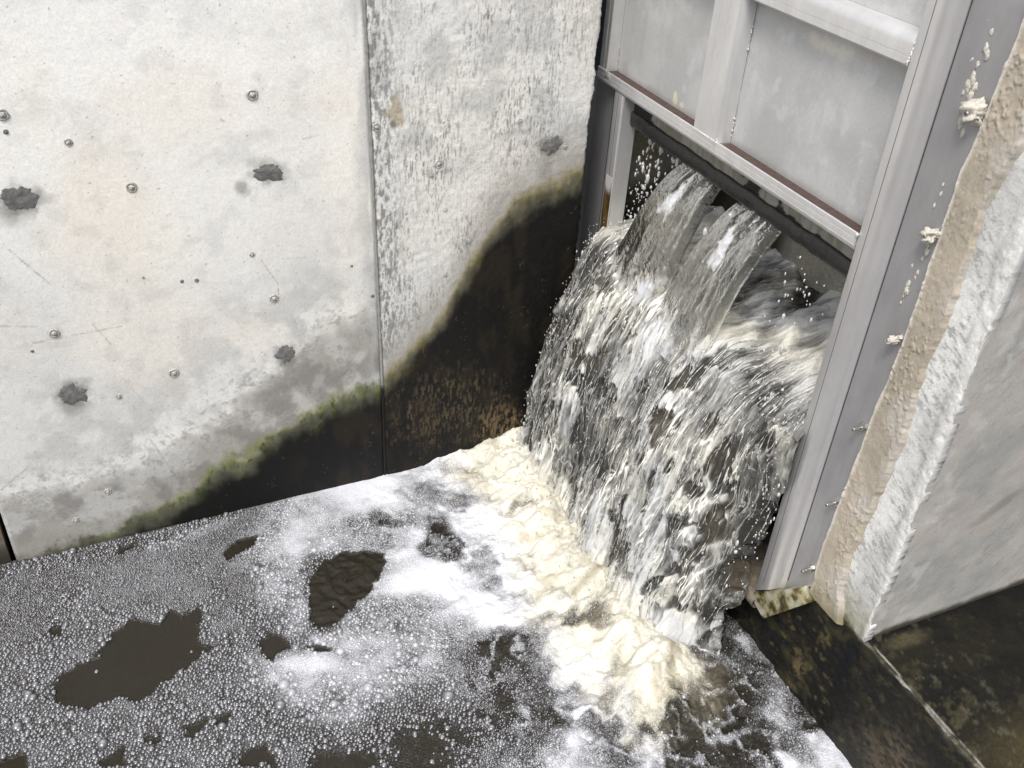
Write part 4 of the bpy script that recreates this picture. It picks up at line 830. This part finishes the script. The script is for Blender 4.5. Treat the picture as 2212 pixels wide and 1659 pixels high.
# ---- smooth jets leaping from under the seal
def jet(name, P0_, P1_, w0, w1, sag, seed, label):
    """curved sheet from the seal down onto the torrent; P=(x,y,z) centre lines, w widths along y"""
    ns, nt_ = 150, 90; a, b = np.meshgrid(np.linspace(0, 1, ns), np.linspace(-1, 1, nt_), indexing='ij')
    P0_, P1_ = np.array(P0_), np.array(P1_)
    x = lerp(P0_[0], P1_[0], a); z = P0_[2]-(P0_[2]-P1_[2])*(a**1.7); w_ = lerp(w0, w1, a**.8)/2
    wb = .10*(fb(a*3, a*0, 3, seed)-.5)*a
    y = lerp(P0_[1], P1_[1], a)+b*w_+wb*.4
    th = .035*np.sqrt(np.clip(1-b**2, 0, 1))+.030*(ffb(b*4+seed, a*2.6, 4, seed+1)-.5)*(1-b**2)+.010*sst(.75, .95, np.abs(b))*(1-np.abs(b))*6
    x = x-th; z = z+th*.5
    V = np.stack([x, y, z], -1); V2 = np.stack([x+2*th+.004, y, z-.2*th], -1)[:, ::-1]
    allv = np.concatenate([V, V2], 1); n, m2_ = allv.shape[:2]; i = np.arange(n*m2_).reshape(n, m2_); j = np.roll(i, -1, 1)
    Fq = np.stack([i[:-1], i[1:], j[1:], j[:-1]], -1).reshape(-1, 4)
    st_ = ffb(b*6+seed, a*3, 4, seed+2, .6); fo_ = .06+.20*sst(.50, .75, st_)*sst(0, .35, a)+.9*sst(.70, 1.0, a)*fb(a*10, b*4, 4, seed+5)
    fo_ += .62*sst(.9, .2, np.hypot((a-.45)/.22, (b-.05)/.45)+.9*(fb(a*7, b*5, 4, seed+4)-.5))
    e = lambda q: np.concatenate([q, q[:, ::-1]], 1)
    me = mesh_np(name, allv.reshape(-1, 3), Fq, True, {'foam': e(fo_), 'warm': e(.25+0*a), 'brown': e(.35+0*a)}, {'flow': np.stack([e(a*1.3), e(y), 0*e(a)], -1)})
    tag(link(name, me, M_jet), label=label, cat='water jet', group='water jets under the gate')
m, nt, p = newmat('clear_jet'); M_jet = m; tcn = vattr(nt, 'flow', True); fo = vattr(nt, 'foam')
j1 = fnoise(26, 4, (.45, 1, 1), .55); j2 = fnoise(70, 3, (.4, 1, 1), .5)
cv = ramp(nt, mth('MULTIPLY_ADD', mth('SUBTRACT', j1, .5), 1.1, fo), [(.34, 0), (.72, .85)])
nt.links.new(mulc(nt, (.86, .85, .80), (.58, .60, .66), cv, 'MIX'), p.inputs['Base Color']); nt.links.new(mth('SUBTRACT', 1, cv), p.inputs['Transmission Weight'])
p.inputs['Roughness'].default_value = .03; p.inputs['IOR'].default_value = 1.33; bump(nt, p, j1, .016, .8); bump(nt, p, j2, .005, .8)
jet('water_jet', (2.11, 2.76, 1.63), (1.90, 2.88, 1.06), .20, .40, .3, 501, 'smooth glassy jet leaping from the gate seal, the wider one nearer the wall')
jet('water_jet', (2.12, 2.40, 1.63), (1.88, 2.52, 1.00), .22, .34, .3, 521, 'smooth glassy jet with a bright pale patch, the one nearer the middle of the gate')

# ================================================================= LIGHT
w = bpy.data.worlds.new('World'); S.world = w; w.use_nodes = True; nt = w.node_tree; nt.nodes.clear()
sky = nd(nt, 'ShaderNodeTexSky', sky_type='NISHITA', sun_disc=False); sky.sun_elevation = R(58); sky.sun_rotation = R(228); sky.dust_density = 3.5; sky.air_density = 1.0; sky.ozone_density = 1.0
hs = nd(nt, 'ShaderNodeHueSaturation', i_Saturation=.26, i_Value=1.0); bg = nd(nt, 'ShaderNodeBackground', i_Strength=.13); ou = nd(nt, 'ShaderNodeOutputWorld')
nt.links.new(sky.outputs[0], hs.inputs['Color']); nt.links.new(hs.outputs[0], bg.inputs[0]); nt.links.new(bg.outputs[0], ou.inputs[0])
su = bpy.data.lights.new('sun', 'SUN'); su.energy = 1.4; su.angle = R(14); su.color = (1, .965, .91); so = bpy.data.objects.new('sun', su); COL.objects.link(so)
az, el = R(228), R(58)     # sun_rotation is measured clockwise from +Y
dv = np.array([math.sin(az)*math.cos(el), math.cos(az)*math.cos(el), math.sin(el)])
from mathutils import Vector
so.rotation_euler = Vector(dv).to_track_quat('Z', 'Y').to_euler()
S.view_settings.view_transform = 'Standard'; S.view_settings.look = 'None'; S.view_settings.gamma = 1; S.view_settings.exposure = .80
S.cycles.max_bounces = 6; S.cycles.diffuse_bounces = 3; S.cycles.glossy_bounces = 4
